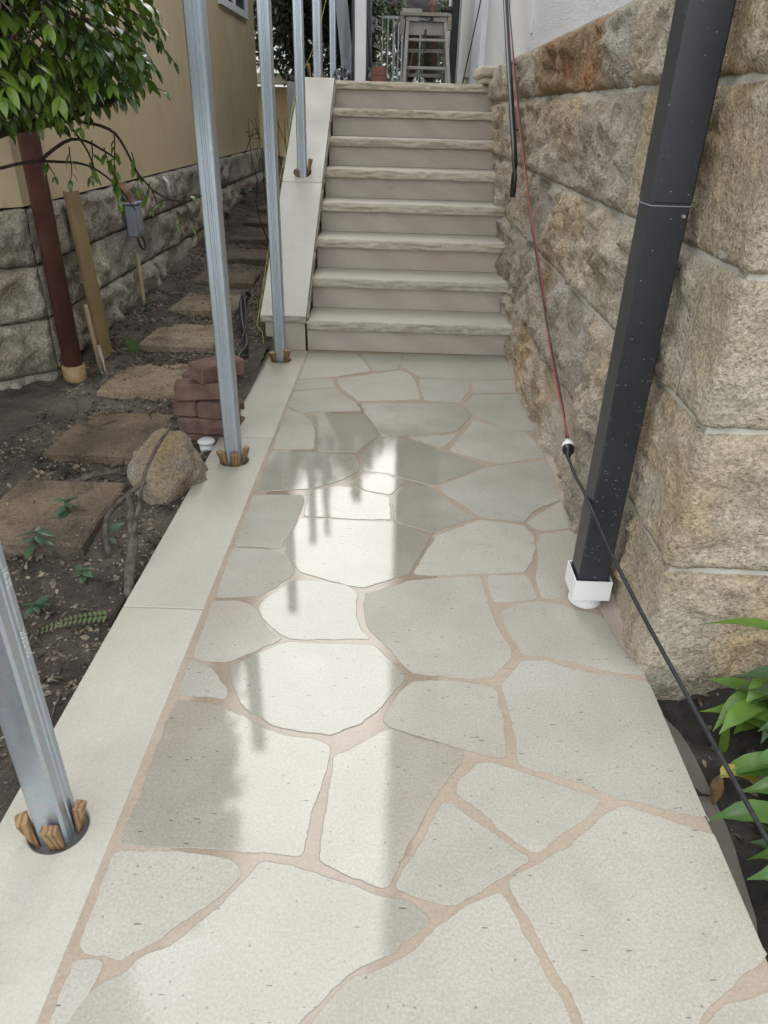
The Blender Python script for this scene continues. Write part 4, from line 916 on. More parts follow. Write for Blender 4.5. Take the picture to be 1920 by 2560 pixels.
# black irrigation hoses
h1 = MB().tube(catmull([(-0.855, 3.40, -0.06), (-0.85, 3.45, 0.02), (-0.85, 3.62, 0.05), (-0.875, 3.85, 0.09), (-0.87, 4.05, 0.10), (-0.93, 4.25, 0.16), (-0.985, 4.5, 0.22), (-1.02, 4.8, 0.22), (-1.05, 5.1, 0.14)], 6), 0.013, 9).build('black_hose', 'black_rubber', None, True); tag(h1, 'long kinked black hose rising beside the side wall', 'hose')
h2 = MB().tube(catmull([(-0.87, 3.36, -0.06), (-0.89, 3.42, 0.05), (-0.925, 3.62, 0.12), (-0.97, 3.8, 0.20)], 6), 0.016, 9).build('black_hose', 'black_rubber', None, True); tag(h2, 'short upright black hose end behind the brick pile', 'hose')
h3 = MB().tube(catmull([(-0.905, 4.02, 0.10), (-0.90, 4.2, 0.17), (-0.95, 4.45, 0.25), (-1.0, 4.62, 0.24), (-1.06, 4.9, 0.20)], 6), 0.006, 8).build('black_hose', 'black_rubber', None, True); tag(h3, 'thin black hose looping above the kinked one', 'hose')

# maroon downpipe with clay collar
bp = thing('maroon_downpipe', 'maroon round downpipe in a tan clay collar at the wall corner', 'pipe', (-1.655, 3.5, -0.02))
MB().tube([(-1.655, 3.5, 0.09), (-1.655, 3.5, 3.1)], 0.047, 24).build('shaft', 'maroon_paint', bp, True)
MB().tube([(-1.655, 3.5, -0.02), (-1.655, 3.5, 0.125), (-1.655, 3.5, 0.128)], [0.056, 0.059, 0.050], 24).build('collar', 'clay_collar', bp, True)
MB().tube([(-1.655, 3.5, -0.07), (-1.655, 3.5, 0.0)], 0.052, 20).build('foot', 'pvc_white', bp, True)
def lean_box(a, b, w, t, name, mat, label, cat, side=(1, 0, 0)):
    a, b = Vector(a), Vector(b); ax = (b - a); L = ax.length; ax.normalize(); s = Vector(side); s = (s - ax * s.dot(ax)).normalized(); n = ax.cross(s)
    m = Matrix.Identity(4)
    for i in range(3): m[i][0], m[i][1], m[i][2], m[i][3] = s[i], n[i], ax[i], a[i]
    o = MB().box(-w / 2, w / 2, -t / 2, t / 2, 0, L, 0.004).xf(m).build(name, mat); return tag(o, label, cat)
lean_box((-1.60, 3.80, 0.02), (-1.655, 3.84, 0.915), 0.024, 0.145, 'leaning_board', 'tan_board', 'tan painted board leaning on the wall behind the maroon pipe', 'board')
o = MB().tube([(-1.555, 3.60, -0.02), (-1.60, 3.64, 0.40)], 0.012, 10).build('cane', 'tan_conduit', None, True); tag(o, 'short tan cane leaning beside the maroon pipe', 'cane')
o = MB().tube([(-1.535, 3.62, -0.02), (-1.55, 3.60, 0.20)], 0.008, 8).build('cane', 'grey_timber', None, True); tag(o, 'thin grey cane stub leaning beside the maroon pipe', 'cane')
# electrical box, conduit, rusty stub
eb = thing('electrical_box', 'grey weatherproof electrical box on the stone wall with black cable', 'electrical box', (-1.66, 4.69, 0.56))
MB().box(-1.69, -1.625, 4.63, 4.745, 0.575, 0.762, 0.010).build('case', 'grey_plastic', eb)
MB().box(-1.624, -1.617, 4.64, 4.735, 0.60, 0.75, 0.003).build('lid', 'grey_plastic', eb)
MB().box(-1.70, -1.612, 4.622, 4.752, 0.7635, 0.776, 0.004).build('hood', 'grey_plastic', eb)
MB().tube(catmull([(-1.65, 4.69, 0.575), (-1.64, 4.70, 0.51), (-1.63, 4.75, 0.49), (-1.64, 4.77, 0.54), (-1.65, 4.73, 0.58)], 6), 0.006, 7).build('cable', 'black_rubber', eb, True)
o = MB().tube([(-1.665, 4.68, 0.48), (-1.655, 4.66, 0.12), (-1.645, 4.655, 0.03)], 0.013, 12).build('conduit', 'tan_conduit', None, True); tag(o, 'tan conduit running down from the grey electrical box', 'conduit')
o = MB().tube([(-1.70, 4.665, 0.88), (-1.665, 4.67, 0.80), (-1.665, 4.70, 0.64)], [0.030, 0.031, 0.026], 14).build('rusty_pipe', 'rust_pipe', None, True); tag(o, 'rusty old pipe running down the wall behind the grey box', 'pipe')
o = MB().tube([(-1.70, 5.52, 0.85), (-1.675, 5.53, 0.82), (-1.672, 5.54, 0.73)], 0.011, 10).build('pipe_stub', 'pvc_white', None, True); tag(o, 'thin white pipe stub on the upper stone course', 'pipe')

# ================================================================ leaves
def leaf_mesh(name, L, W, mat, droop=0.25, fold=0.18, n=5):
    vs = []; fs = []
    for i in range(n + 1):
        t = i / n; w = W / 2 * (math.sin(PI * min(1, t * 0.92 + 0.03)) ** 0.8) * (1 - 0.45 * t) * 1.25 if 0 < i < n else 0.0006
        z = -droop * L * t * t; y = L * t
        vs += [(-w, y, z + fold * w), (0, y, z), (w, y, z + fold * w)]
    for i in range(n):
        a = i * 3; fs += [(a, a + 1, a + 4, a + 3), (a + 1, a + 2, a + 5, a + 4)]
    return MB().add(vs, fs).mesh(name, mat, True)
def orient(p, d, roll=0.0, s=1.0):
    d = Vector(d).normalized(); up = Vector((0, 0, 1))
    x = d.cross(up)
    if x.length < 1e-3: x = Vector((1, 0, 0))
    x.normalize(); z = x.cross(d); m = Matrix.Identity(4)
    for i in range(3): m[i][0], m[i][1], m[i][2], m[i][3] = x[i], d[i], z[i], p[i]
    return m @ Matrix.Rotation(roll, 4, 'Y') @ Matrix.Scale(s, 4)
class LeafSet:      # many leaves of one template joined in one mesh
    def __init__(s, me): s.tv = [v.co.copy() for v in me.vertices]; s.tf = [tuple(p.vertices) for p in me.polygons]; s.mb = MB()
    def add(s, m): s.mb.add([m @ v for v in s.tv], s.tf)

# ---- fig tree hanging in from the left
fig = thing('fig_tree', 'glossy green leafy tree hanging in at the upper left', 'tree', (-1.78, 2.15, -0.1))
rs = random.Random(11)
tw_ = MB()
trunk = [(-1.78, 2.15, -0.12), (-1.77, 2.17, 0.4), (-1.80, 2.2, 0.85), (-1.74, 2.22, 1.15)]
MB().tube(trunk, [0.075, 0.06, 0.055, 0.05], 12).build('trunk', 'bark', fig, True)
limbs = []
def limb(pts, r0, r1):
    P = catmull(pts, 5); n = len(P); tw_.tube([p + Vector((0.01 * nz(p.x, p.y, p.z, 9), 0.01 * nz(p.y, p.z, 3, 9), 0.008 * nz(p.z, p.x, 6, 9))) for p in P], [r0 + (r1 - r0) * i / (n - 1) for i in range(n)], 7); limbs.append(P)
limb([(-1.74, 2.22, 1.12), (-1.5, 2.3, 1.14), (-1.28, 2.36, 1.20), (-1.02, 2.4, 1.26), (-0.86, 2.42, 1.31)], 0.035, 0.006)
limb([(-1.74, 2.22, 1.15), (-1.45, 2.2, 1.24), (-1.2, 2.22, 1.40), (-0.95, 2.25, 1.52), (-0.76, 2.3, 1.60)], 0.03, 0.006)
limb([(-1.74, 2.22, 1.15), (-1.5, 2.45, 1.4), (-1.2, 2.6, 1.6), (-0.95, 2.6, 1.8)], 0.03, 0.006)
limb([(-1.74, 2.22, 1.15), (-1.55, 2.05, 1.5), (-1.25, 2.0, 1.75), (-0.9, 2.05, 1.95)], 0.03, 0.006)
limb([(-1.74, 2.22, 1.15), (-1.75, 2.3, 1.7), (-1.6, 2.35, 2.2), (-1.3, 2.3, 2.5)], 0.035, 0.008)
limb([(-1.5, 2.3, 1.14), (-1.3, 2.35, 1.11), (-1.12, 2.4, 1.14), (-0.99, 2.42, 1.13), (-0.90, 2.44, 1.07), (-0.86, 2.45, 1.00)], 0.006, 0.002)
limb([(-0.98, 2.41, 1.25), (-0.87, 2.41, 1.22), (-0.83, 2.41, 1.12), (-0.78, 2.40, 1.07), (-0.76, 2.40, 1.01)], 0.005, 0.002)
limb([(-0.78, 2.40, 1.07), (-0.73, 2.41, 1.04), (-0.68, 2.40, 1.03), (-0.66, 2.40, 0.98)], 0.004, 0.0018)
limb([(-1.12, 2.4, 1.14), (-1.02, 2.42, 1.20), (-0.92, 2.43, 1.17), (-0.88, 2.44, 1.14)], 0.006, 0.002)
limb([(-1.02, 2.4, 1.26), (-0.97, 2.41, 1.16), (-0.94, 2.41, 1.07)], 0.004, 0.0016)
lmA = leaf_mesh('leaf', 0.050, 0.0225, 'fig_leaf', 0.28)
leaves = []      # (matrix, distance)
def twig(p0, d, L, nleaf, sc=1.0, thin=0.0016):
    p = Vector(p0); d = Vector(d).normalized(); pts = [p.copy()]
    side = 1
    for k in range(nleaf):
        d = (d + Vector((rs.gauss(0, 0.14), rs.gauss(0, 0.14), rs.gauss(0, 0.10) - 0.10))).normalized(); p = p + d * (L / nleaf); pts.append(p.copy())
        a = d.cross(Vector((0, 0, 1)));
        if a.length < 1e-3: a = Vector((1, 0, 0))
        a.normalize(); ld = (d * 0.55 + a * side * 0.8 + Vector((0, 0, rs.uniform(-0.75, 0.12)))).normalized(); side = -side
        leaves.append(orient(p, ld, rs.uniform(-0.5, 0.5), sc * rs.uniform(0.65, 1.15)))
    leaves.append(orient(p, d + Vector((0, 0, -0.3)), rs.uniform(-0.4, 0.4), sc * rs.uniform(0.7, 1.0)))
    tw_.tube(pts, [thin * (1 - 0.6 * i / len(pts)) + 0.0004 for i in range(len(pts))], 5, False)
cen = Vector((-1.18, 2.25, 1.66))
cnt = 0
while cnt < 1600:
    v = Vector((rs.gauss(0, 1), rs.gauss(0, 1), rs.gauss(0, 1))).normalized(); rr = rs.uniform(0.45, 1.0) ** 0.6
    q = cen + Vector((v.x * 0.58 * rr, v.y * 0.46 * rr, v.z * 0.46 * rr))
    lim = 1.335 + 0.16 * ss(-1.0, -0.68, q.x) + 0.04 * nz(q.x, q.y, 0, 6)
    if q.z < lim + 0.02: q.z = lim + rs.uniform(0.02, 0.14)
    if q.x > -0.845 + 0.05 * nz(q.z, q.y, 1, 8): continue
    twig(q, (v.x * 0.8 + 0.25, v.y - 0.25, v.z * 0.4 - 0.1), rs.uniform(0.10, 0.17), rs.randint(5, 7), rs.uniform(0.8, 1.15)); cnt += 1
for p, d, L, n, sc in [((-0.83, 2.41, 1.17), (0.3, 0, -1), 0.10, 5, 0.8), ((-0.88, 2.42, 1.22), (0.1, -0.3, -1), 0.14, 8, 0.75), ((-0.92, 2.43, 1.18), (0.2, -0.2, -1), 0.12, 7, 0.7), ((-0.95, 2.42, 1.20), (0, -0.2, -1), 0.10, 5, 0.8),
                       ((-0.78, 2.40, 1.09), (-0.2, -0.2, -1), 0.06, 3, 0.6), ((-0.73, 2.41, 1.04), (-0.6, -0.4, 0), 0.07, 6, 0.45), ((-0.69, 2.40, 1.035), (0.4, 0, 0.3), 0.05, 4, 0.6), ((-0.68, 2.40, 1.01), (-0.6, 0, -0.7), 0.07, 6, 0.5), ((-0.66, 2.40, 0.99), (0.2, 0, -1), 0.05, 2, 0.5), ((-1.02, 2.41, 1.18), (0.2, -0.3, -0.6), 0.10, 5, 0.8), ((-0.90, 2.44, 1.08), (0.3, 0, -1), 0.06, 3, 0.8), ((-1.10, 2.4, 1.15), (0.3, -0.2, -0.3), 0.07, 3, 0.7)]:
    twig(p, d, L, n, sc)
tw_.build('branches', 'dark_twig', fig, True)
camp = Vector((0, 0, 1.3))
leaves.sort(key=lambda m: (m.translation - camp).length + (0.5 if m.translation.z > 1.75 or m.translation.x < -1.35 else 0) - (0.6 if m.translation.z < 1.24 else 0))
LS = LeafSet(lmA)
for i, m in enumerate(leaves):
    if i < 300:
        o = link('leaf', lmA, fig, None, True); o.matrix_parent_inverse = wmat(fig).inverted(); o.matrix_basis = m
    else: LS.add(m)
stuff(LS.mb.build('foliage', 'fig_leaf', fig, True))

# ---- strap-leaved plants on the right
def strap(base, mid, tip, W, mat, parent, fold=0.22, n=12):
    W *= 1.25
    b, m, t = Vector(base), Vector(mid), Vector(tip); vs = []; fs = []
    c = 2 * m - (b + t) * 0.5
    for i in range(n + 1):
        s = i / n; p = b * (1 - s) ** 2 + c * 2 * s * (1 - s) + t * s * s
        d = ((c - b) * (1 - s) + (t - c) * s).normalized(); x = d.cross(Vector((0, 0, 1)))
        if x.length < 1e-3: x = Vector((0, 1, 0))
        x.normalize(); nn = x.cross(d)
        w = W / 2 * min(1.0, 0.55 + s * 1.6) * (1 - ss(0.72, 1.0, s) ** 1.5) + 0.0006
        vs += [p - x * w + nn * fold * w, p - x * w * 0.5 + nn * fold * w * 0.35, p, p + x * w * 0.5 + nn * fold * w * 0.35, p + x * w + nn * fold * w]
    for i in range(n):
        for k in range(4): fs.append((i * 5 + k, i * 5 + k + 1, i * 5 + 6 + k, i * 5 + 5 + k))
    return MB().add(vs, fs).build('leaf', mat, parent, True)
def clump(base, label, lv):
    r = thing('strap_plant', label, 'plant', base, group='strap-leaved plants by the wall')
    MB().tube([(base[0], base[1], base[2] - 0.03), (base[0], base[1], base[2] + 0.04)], [0.03, 0.02], 10).build('stem', 'strap_leaf', r, True)
    for k in range(15):
        a = random.uniform(0, 2 * PI); L = random.uniform(0.18, 0.33); hgt = random.uniform(0.08, 0.2); dx, dy = math.cos(a), math.sin(a)
        if base[1] + dy * L > YC - 0.05: dy = -abs(dy)
        if base[0] + dx * L < 0.735: dx *= 0.75
        lv = lv + [((base[0] + dx * L * .55, base[1] + dy * L * .55, base[2] + hgt), (base[0] + dx * L, base[1] + dy * L, base[2] + hgt * random.uniform(0.3, 0.95)), random.uniform(0.034, 0.046), random.choice([S, S, D_]))]
    for mid, tip, W, mat in lv: strap((base[0] + random.uniform(-0.012, 0.012), base[1] + random.uniform(-0.012, 0.012), base[2] + 0.01), mid, tip, W, mat, r)
S, D_, Y_ = 'strap_leaf', 'strap_leaf_dusty', 'yellow_leaf'
clump((1.07, 1.40, -0.10), 'tallest strap-leaved plant against the corner stone, one leaf arching high', [
    ((0.93, 1.28, 0.27), (0.756, 1.403, 0.215), 0.032, S), ((0.97, 1.36, 0.03), (0.815, 1.385, 0.06), 0.042, S), ((1.0, 1.34, 0.10), (0.862, 1.335, 0.115), 0.040, D_),
    ((0.96, 1.34, 0.0), (0.80, 1.335, -0.005), 0.036, S), ((1.12, 1.28, 0.12), (1.18, 1.12, 0.05), 0.04, D_), ((1.2, 1.4, 0.15), (1.34, 1.36, 0.08), 0.042, S), ((1.1, 1.33, 0.2), (1.02, 1.18, 0.16), 0.04, D_), ((0.98, 1.27, 0.08), (0.90, 1.17, 0.04), 0.04, D_)])
clump((1.06, 1.13, -0.10), 'middle strap-leaved plant beside the puddle with a folded and a yellowing leaf', [
    ((0.95, 1.25, 0.04), (0.835, 1.29, 0.03), 0.038, S), ((0.93, 1.13, 0.02), (0.775, 1.145, -0.02), 0.034, S), ((0.94, 1.07, 0.05), (0.79, 1.085, 0.0), 0.046, S),
    ((0.98, 1.02, 0.07), (0.85, 0.96, 0.03), 0.044, S), ((1.12, 1.03, 0.10), (1.1, 0.9, 0.04), 0.044, D_), ((1.18, 1.15, 0.12), (1.32, 1.1, 0.05), 0.044, S), ((0.98, 1.2, 0.08), (0.88, 1.22, 0.05), 0.04, D_)])
clump((0.99, 0.86, -0.10), 'nearest strap-leaved plant with broad leaves lying over the paving edge', [
    ((0.85, 0.97, 0.045), (0.702, 1.014, -0.005), 0.046, S), ((0.88, 0.90, 0.04), (0.77, 0.955, -0.05), 0.042, S), ((0.85, 0.85, 0.06), (0.712, 0.862, 0.022), 0.046, S),
    ((0.84, 0.78, 0.05), (0.715, 0.735, 0.02), 0.044, S), ((0.95, 0.76, 0.08), (0.88, 0.62, 0.03), 0.044, D_), ((1.08, 0.8, 0.1), (1.2, 0.7, 0.03), 0.044, S), ((0.92, 0.98, 0.08), (0.84, 1.05, 0.06), 0.042, S), ((0.83, 0.72, 0.01), (0.72, 0.66, -0.03), 0.03, Y_)])
# folded leaf and withered tip
fl = thing('bent_leaf', 'pale green strap leaf snapped over and hanging to the mud', 'leaf', (0.85, 1.27, -0.09)); strap((0.96, 1.24, 0.0), (0.90, 1.27, 0.035), (0.838, 1.292, 0.035), 0.034, S, fl); strap((0.838, 1.292, 0.035), (0.845, 1.285, -0.02), (0.852, 1.268, -0.105), 0.026, S, fl)
wl = thing('withered_leaf', 'withered orange leaf tip hanging from a yellow blade', 'leaf', (0.78, 1.14, -0.1)); strap((0.86, 1.12, -0.01), (0.81, 1.145, 0.0), (0.782, 1.14, -0.02), 0.026, Y_, wl); strap((0.782, 1.14, -0.02), (0.776, 1.134, -0.05), (0.779, 1.125, -0.10), 0.022, 'dead_leaf', wl)
# small variegated runner
vr = thing('variegated_runner', 'small variegated runner plant in the dark bed between the strap leaves', 'plant', (0.93, 1.2, -0.09)); lmv = leaf_mesh('leaf', 0.020, 0.013, 'fern_leaf', 0.2)
rs2 = random.Random(3); q = Vector((0.99, 1.25, -0.06)); pts = [q.copy()]
for k in range(26):
    q = q + Vector((rs2.gauss(-0.003, 0.012), rs2.gauss(-0.006, 0.010), 0)); q.z = soil_right(q.x, q.y) + 0.018; pts.append(q.copy())
    o = link('leaf', lmv, vr, None, True); o.matrix_parent_inverse = wmat(vr).inverted(); o.matrix_basis = orient(q, (rs2.gauss(0, 1), rs2.gauss(0, 1), 0.4), rs2.uniform(-0.5, 0.5), rs2.uniform(0.7, 1.3))
MB().tube(pts, 0.0012, 5).build('stem', 'dark_twig', vr, True)

# ---- litter, twigs, stones
def litter(n, fn, area, name, label, seed, L=0.018):
    r = random.Random(seed); T = LeafSet(leaf_mesh('t', L, L * 0.5, 'litter', 0.3, 0.3, 3))
    for _ in range(n):
        x, y = r.uniform(area[0], area[1]), r.uniform(area[2], area[3])
        if area[4](x, y): T.add(orient((x, y, fn(x, y) + r.uniform(0.001, 0.006)), (r.gauss(0, 1), r.gauss(0, 1), r.gauss(0, 0.25)), r.uniform(-0.9, 0.9), r.uniform(0.35, 1.25)))
    return stuff(T.mb.build(name, 'litter', None, True), label, 'leaf litter')
litter(9000, soil_left, (-1.7, -0.80, 0.9, 6.5, lambda x, y: x > -1.66 - (0.9 if y < 2.6 else 0) and nz(x, y, 3, 3) > -0.25), 'leaf_litter', 'brown leaf litter scattered over the left garden soil', 5, 0.026)
litter(1500, soil_right, (0.76, 1.5, 0.2, 1.47, lambda x, y: x > 0.83 or nz(x, y, 8, 9) > 0.25), 'leaf_litter', 'dark leaf litter over the wet bed on the right', 6, 0.024)
def pebbles(n, fn, area, seed, label):
    r = random.Random(seed); mb = MB()
    for _ in range(n):
        x, y = r.uniform(*area[:2]), r.uniform(*area[2:]); s = r.uniform(0.002, 0.007); z = fn(x, y)
        vs = [(x + s * a * r.uniform(0.7, 1.3), y + s * b * r.uniform(0.7, 1.3), z + s * c_) for a, b, c_ in ((-1, 0, 0), (0, -1, 0.1), (1, 0, 0), (0, 1, 0), (0.1, 0, 0.9))]
        mb.add(vs, [(0, 1, 4), (1, 2, 4), (2, 3, 4), (3, 0, 4)])
    return stuff(mb.build('gravel', 'old_rock', None), label, 'gravel')
litter(420, lambda x, y: max(soil_left(x, y), 0.05 * max(0, int((y - 2.08) / 0.632) - 1)) + 0.002, (-1.5, -1.06, 2.0, 6.0, lambda x, y: True), 'leaf_litter', 'bits of leaf lying on the stepping stones', 15, 0.016)
pebbles(2600, soil_left, (-1.68, -0.80, 1.0, 6.0), 8, 'small pale stones in the left garden soil')
rs3 = random.Random(21); mb = MB()
for _ in range(70):
    x, y = rs3.uniform(-1.65, -0.82), rs3.uniform(1.0, 4.0); a = rs3.uniform(0, 6.3); L = rs3.uniform(0.05, 0.22); pts = []
    for k in range(6):
        pts.append((x, y, soil_left(x, y) + 0.005 + 0.012 * rs3.random())); a += rs3.gauss(0, 0.35); x += math.cos(a) * L / 5; y += math.sin(a) * L / 5
    mb.tube(pts, rs3.uniform(0.0010, 0.0026), 5, False)
stuff(mb.build('fallen_twigs', 'bark', None, True), 'thin dry twigs and roots over the left garden soil', 'twigs')
# cut branches
def stick(pts, r0, r1, label, mat='bark'):
    P = catmull(pts, 6); n = len(P); o = MB().tube([p + Vector((0.006 * nz(p.x, p.y, p.z, 14), 0.006 * nz(p.y, p.z, p.x, 14), 0)) for p in P], [r0 + (r1 - r0) * i / (n - 1) for i in range(n)], 9).build('cut_branch', mat, None, True); return tag(o, label, 'branch')
stick([(-0.80, 1.72, -0.10), (-0.815, 1.82, 0.0), (-0.85, 1.98, 0.06), (-0.90, 2.13, 0.13)], 0.017, 0.014, 'thick cut stump branch leaning by the border edge')
stick([(-0.815, 1.76, -0.09), (-0.84, 1.9, 0.03), (-0.845, 2.05, 0.12), (-0.845, 2.22, 0.22), (-0.80, 2.34, 0.30)], 0.008, 0.006, 'long thin cut branch leaning across the boulder')
stick([(-0.96, 2.02, -0.06), (-1.0, 2.12, 0.0), (-1.0, 2.22, 0.03), (-0.93, 2.36, 0.06)], 0.011, 0.009, 'curved cut branch lying before the boulder')
stick([(-1.28, 2.50, -0.03), (-1.18, 2.53, 0.0), (-1.08, 2.56, -0.01)], 0.013, 0.010, 'short dead branch lying behind the nearest stepping stone')
stick([(-0.84, 1.60, -0.10), (-0.82, 1.74, -0.04), (-0.80, 1.86, -0.02)], 0.009, 0.006, 'blackened root beside the border edge', 'dark_twig')
# saplings
lms = leaf_mesh('leaf', 0.055, 0.026, 'sage_leaf', 0.2)
def sapling(x, y, h, n, seed, label, sc=1.0):
    r = random.Random(seed); z = soil_left(x, y); t = thing('seedling', label, 'plant', (x, y, z), group='seedlings in the left garden')
    top = (x + r.uniform(-0.03, 0.03), y + r.uniform(-0.03, 0.03), z + h); MB().tube([(x, y, z - 0.01), top], 0.0022, 6).build('stem', 'dark_twig', t, True)
    for k in range(n):
        a = k * 2.4 + r.random(); f = 1 - 0.5 * (k / n); p = Vector((x, y, z)).lerp(Vector(top), f)
        o = link('leaf', lms, t, None, True); o.matrix_parent_inverse = wmat(t).inverted(); o.matrix_basis = orient(p, (math.cos(a), math.sin(a), r.uniform(-0.25, 0.35)), r.uniform(-0.4, 0.4), sc * r.uniform(0.75, 1.2))
sapling(-1.17, 2.22, 0.09, 8, 1, 'seedling with grey-green leaves over the right half of the nearest stepping stone')
sapling(-1.22, 2.00, 0.10, 8, 2, 'seedling with spread leaves at the left front corner of the nearest stepping stone')
sapling(-0.97, 1.86, 0.05, 8, 3, 'dusty seedling on bare soil left of the cut stump', 0.85)
sapling(-1.05, 1.72, 0.04, 7, 4, 'low rosette seedling nearest the front steel post', 0.85)
sapling(-1.0, 2.10, 0.04, 3, 5, 'seedling with three dark leaves by the curved branch')
sapling(-1.62, 4.55, 0.06, 16, 6, 'bright weed at the foot of the conduit', 0.6)
sapling(-1.56, 4.0, 0.04, 12, 7, 'small weed beside the leaning board', 0.5)
sapling(-1.53, 3.52, 0.05, 10, 8, 'small weed beside the clay collar', 0.45)
sapling(-1.60, 7.0, 0.12, 30, 9, 'leafy weed against the far stone wall', 0.9)
sapling(-1.64, 8.0, 0.14, 34, 10, 'farthest leafy weed against the stone wall', 1.0)
sapling(-0.86, 3.62, 0.02, 5, 12, 'yellow-green seedling under the black hose', 0.9)
# fern
fr = thing('fern', 'pale fern frond lying on the soil near the front steel post', 'fern', (-0.96, 1.66, -0.08)); lmf = leaf_mesh('leaflet', 0.030, 0.011, 'fern_leaf', 0.15)
a0, b0 = Vector((-0.84, 1.67, -0.03)), Vector((-1.03, 1.60, -0.055)); MB().tube([a0, (a0 + b0) / 2 + Vector((0, 0, 0.015)), b0], 0.0016, 6).build('stem', 'dark_twig', fr, True)
for k in range(15):
    f = k / 15; p = a0.lerp(b0, f) + Vector((0, 0, 0.015 * math.sin(PI * f))); d = (b0 - a0).normalized(); nn = Vector((-d.y, d.x, 0))
    for sg in (-1, 1):
        o = link('leaflet', lmf, fr, None, True); o.matrix_parent_inverse = wmat(fr).inverted(); o.matrix_basis = orient(p, nn * sg + d * 0.25 + Vector((0, 0, 0.1)), 0.1 * sg, 1.1 - 0.6 * f)
# grass tuft on the fourth stepping stone
gt = MB(); r = random.Random(2)
for _ in range(60):
    x, y = -1.50 + r.gauss(0, 0.02), 3.93 + r.gauss(0, 0.012); z = soil_left(x, y); dx, dy = r.gauss(0, 0.015), r.gauss(0, 0.015)
    gt.add([(x - 0.0015, y, z), (x + 0.0015, y, z), (x + dx, y + dy, z + r.uniform(0.05, 0.1))], [(0, 1, 2)])
tag(gt.build('grass_tuft', 'grass_blade'), 'green grass tuft at the mossy stepping stone edge', 'grass')

# ================================================================ landing: trestle, worker, gate, fence
ZL0 = LAND - 0.004
st = thing('step_trestle', 'worn aluminium step trestle with black nameplate at the head of the stairs', 'trestle', (0.24, 9.5, ZL0))
def bar(a, b, w, t, side=(0, 1, 0)):
    a, b = Vector(a), Vector(b); ax = (b - a); L = ax.length; ax.normalize(); s = Vector(side); s = (s - ax * s.dot(ax)).normalized(); n = ax.cross(s); m = Matrix.Identity(4)
    for i in range(3): m[i][0], m[i][1], m[i][2], m[i][3] = s[i], n[i], ax[i], a[i]
    return MB().box(-w / 2, w / 2, -t / 2, t / 2, 0, L, 0.003).xf(m)
for sx, xb, xt in ((0, -0.02, 0.005), (1, 0.505, 0.425)):
    bar((xb, 9.42, ZL0), (xt, 9.56, 2.17), 0.075, 0.042).build('stile', 'aluminium', st)
    bar((xb + (0.03 if sx == 0 else -0.03), 10.02, ZL0), (xt, 9.70, 2.17), 0.05, 0.032).build('rear_stile', 'aluminium', st)
MB().box(0.015, 0.455, 9.44, 9.53, 1.715, 1.745, 0.004).build('tread', 'aluminium', st)
MB().box(0.02, 0.435, 9.49, 9.58, 1.985, 2.012, 0.004).build('tread', 'aluminium', st)
MB().box(-0.02, 0.445, 9.515, 9.72, 2.171, 2.215, 0.004).build('top_cap', 'aluminium', st)
MB().box(0.02, 0.41, 9.58, 9.60, 2.05, 2.168).build('apron', 'aluminium', st)
for z, y in ((1.66, 9.95), (1.90, 9.84)): MB().box(0.02, 0.455, y, y + 0.02, z, z + 0.035).build('rear_brace', 'aluminium', st)
for xa, xb_ in ((0.03, 0.08), (0.42, 0.37)):
    bar((xa, 9.93, 1.68), (xb_, 9.87, 1.90), 0.014, 0.014).build('strut', 'aluminium', st)
MB().box(0.195, 0.218, 9.552, 9.562, 1.90, 2.10).build('hanging_strap', 'black_plastic', st)
lb = MB().box(0.135, 0.287, 9.508, 9.5135, 2.173, 2.211).build('nameplate', 'label_black', st)
lettering('BAILEY', 0.036, basis((1, 0, 0), (0, 0, 1), (0.141, 9.5072, 2.179)), 'print_white', lb)
wt_ = thing('work_top', 'grey timber work top laid on the step trestle', 'work top', (0.2, 9.6, 2.22))
MB().box(-0.085, 0.475, 9.48, 9.86, 2.2165, 2.25, 0.004).build('board', 'grey_timber', wt_)
MB().box(-0.08, -0.035, 9.485, 9.53, 2.04, 2.2155, 0.003).build('cleat', 'grey_timber', wt_)
MB().box(0.448, 0.49, 9.485, 9.53, 2.09, 2.2155, 0.003).build('cleat', 'grey_timber', wt_)
bar((-0.16, 9.62, 2.07), (-0.075, 9.60, 2.225), 0.16, 0.02).build('flap', 'grey_timber', wt_)
bl_ = MB().box(-0.06, 0.16, 9.56, 9.74, 2.2515, 2.29, 0.004).build('stone_offcut', 'coping_stone'); tag(bl_, 'pale stone offcut lying on the timber work top', 'stone')
em = thing('ear_muffs', 'black ear muffs on the right end of the work top', 'ear muffs', (0.45, 9.62, 2.255))
MB().tube([(0.37, 9.62, 2.275), (0.40, 9.62, 2.285), (0.43, 9.62, 2.285)], [0.025, 0.035, 0.03], 14).build('cup', 'black_plastic', em, True)
MB().tube([(0.44, 9.62, 2.29), (0.475, 9.62, 2.285), (0.50, 9.62, 2.265)], [0.038, 0.04, 0.025], 14).build('cup', 'black_plastic', em, True)
MB().tube([(0.431, 9.62, 2.287), (0.439, 9.62, 2.289)], [0.033, 0.036], 14).build('band', 'orange_red', em, True)

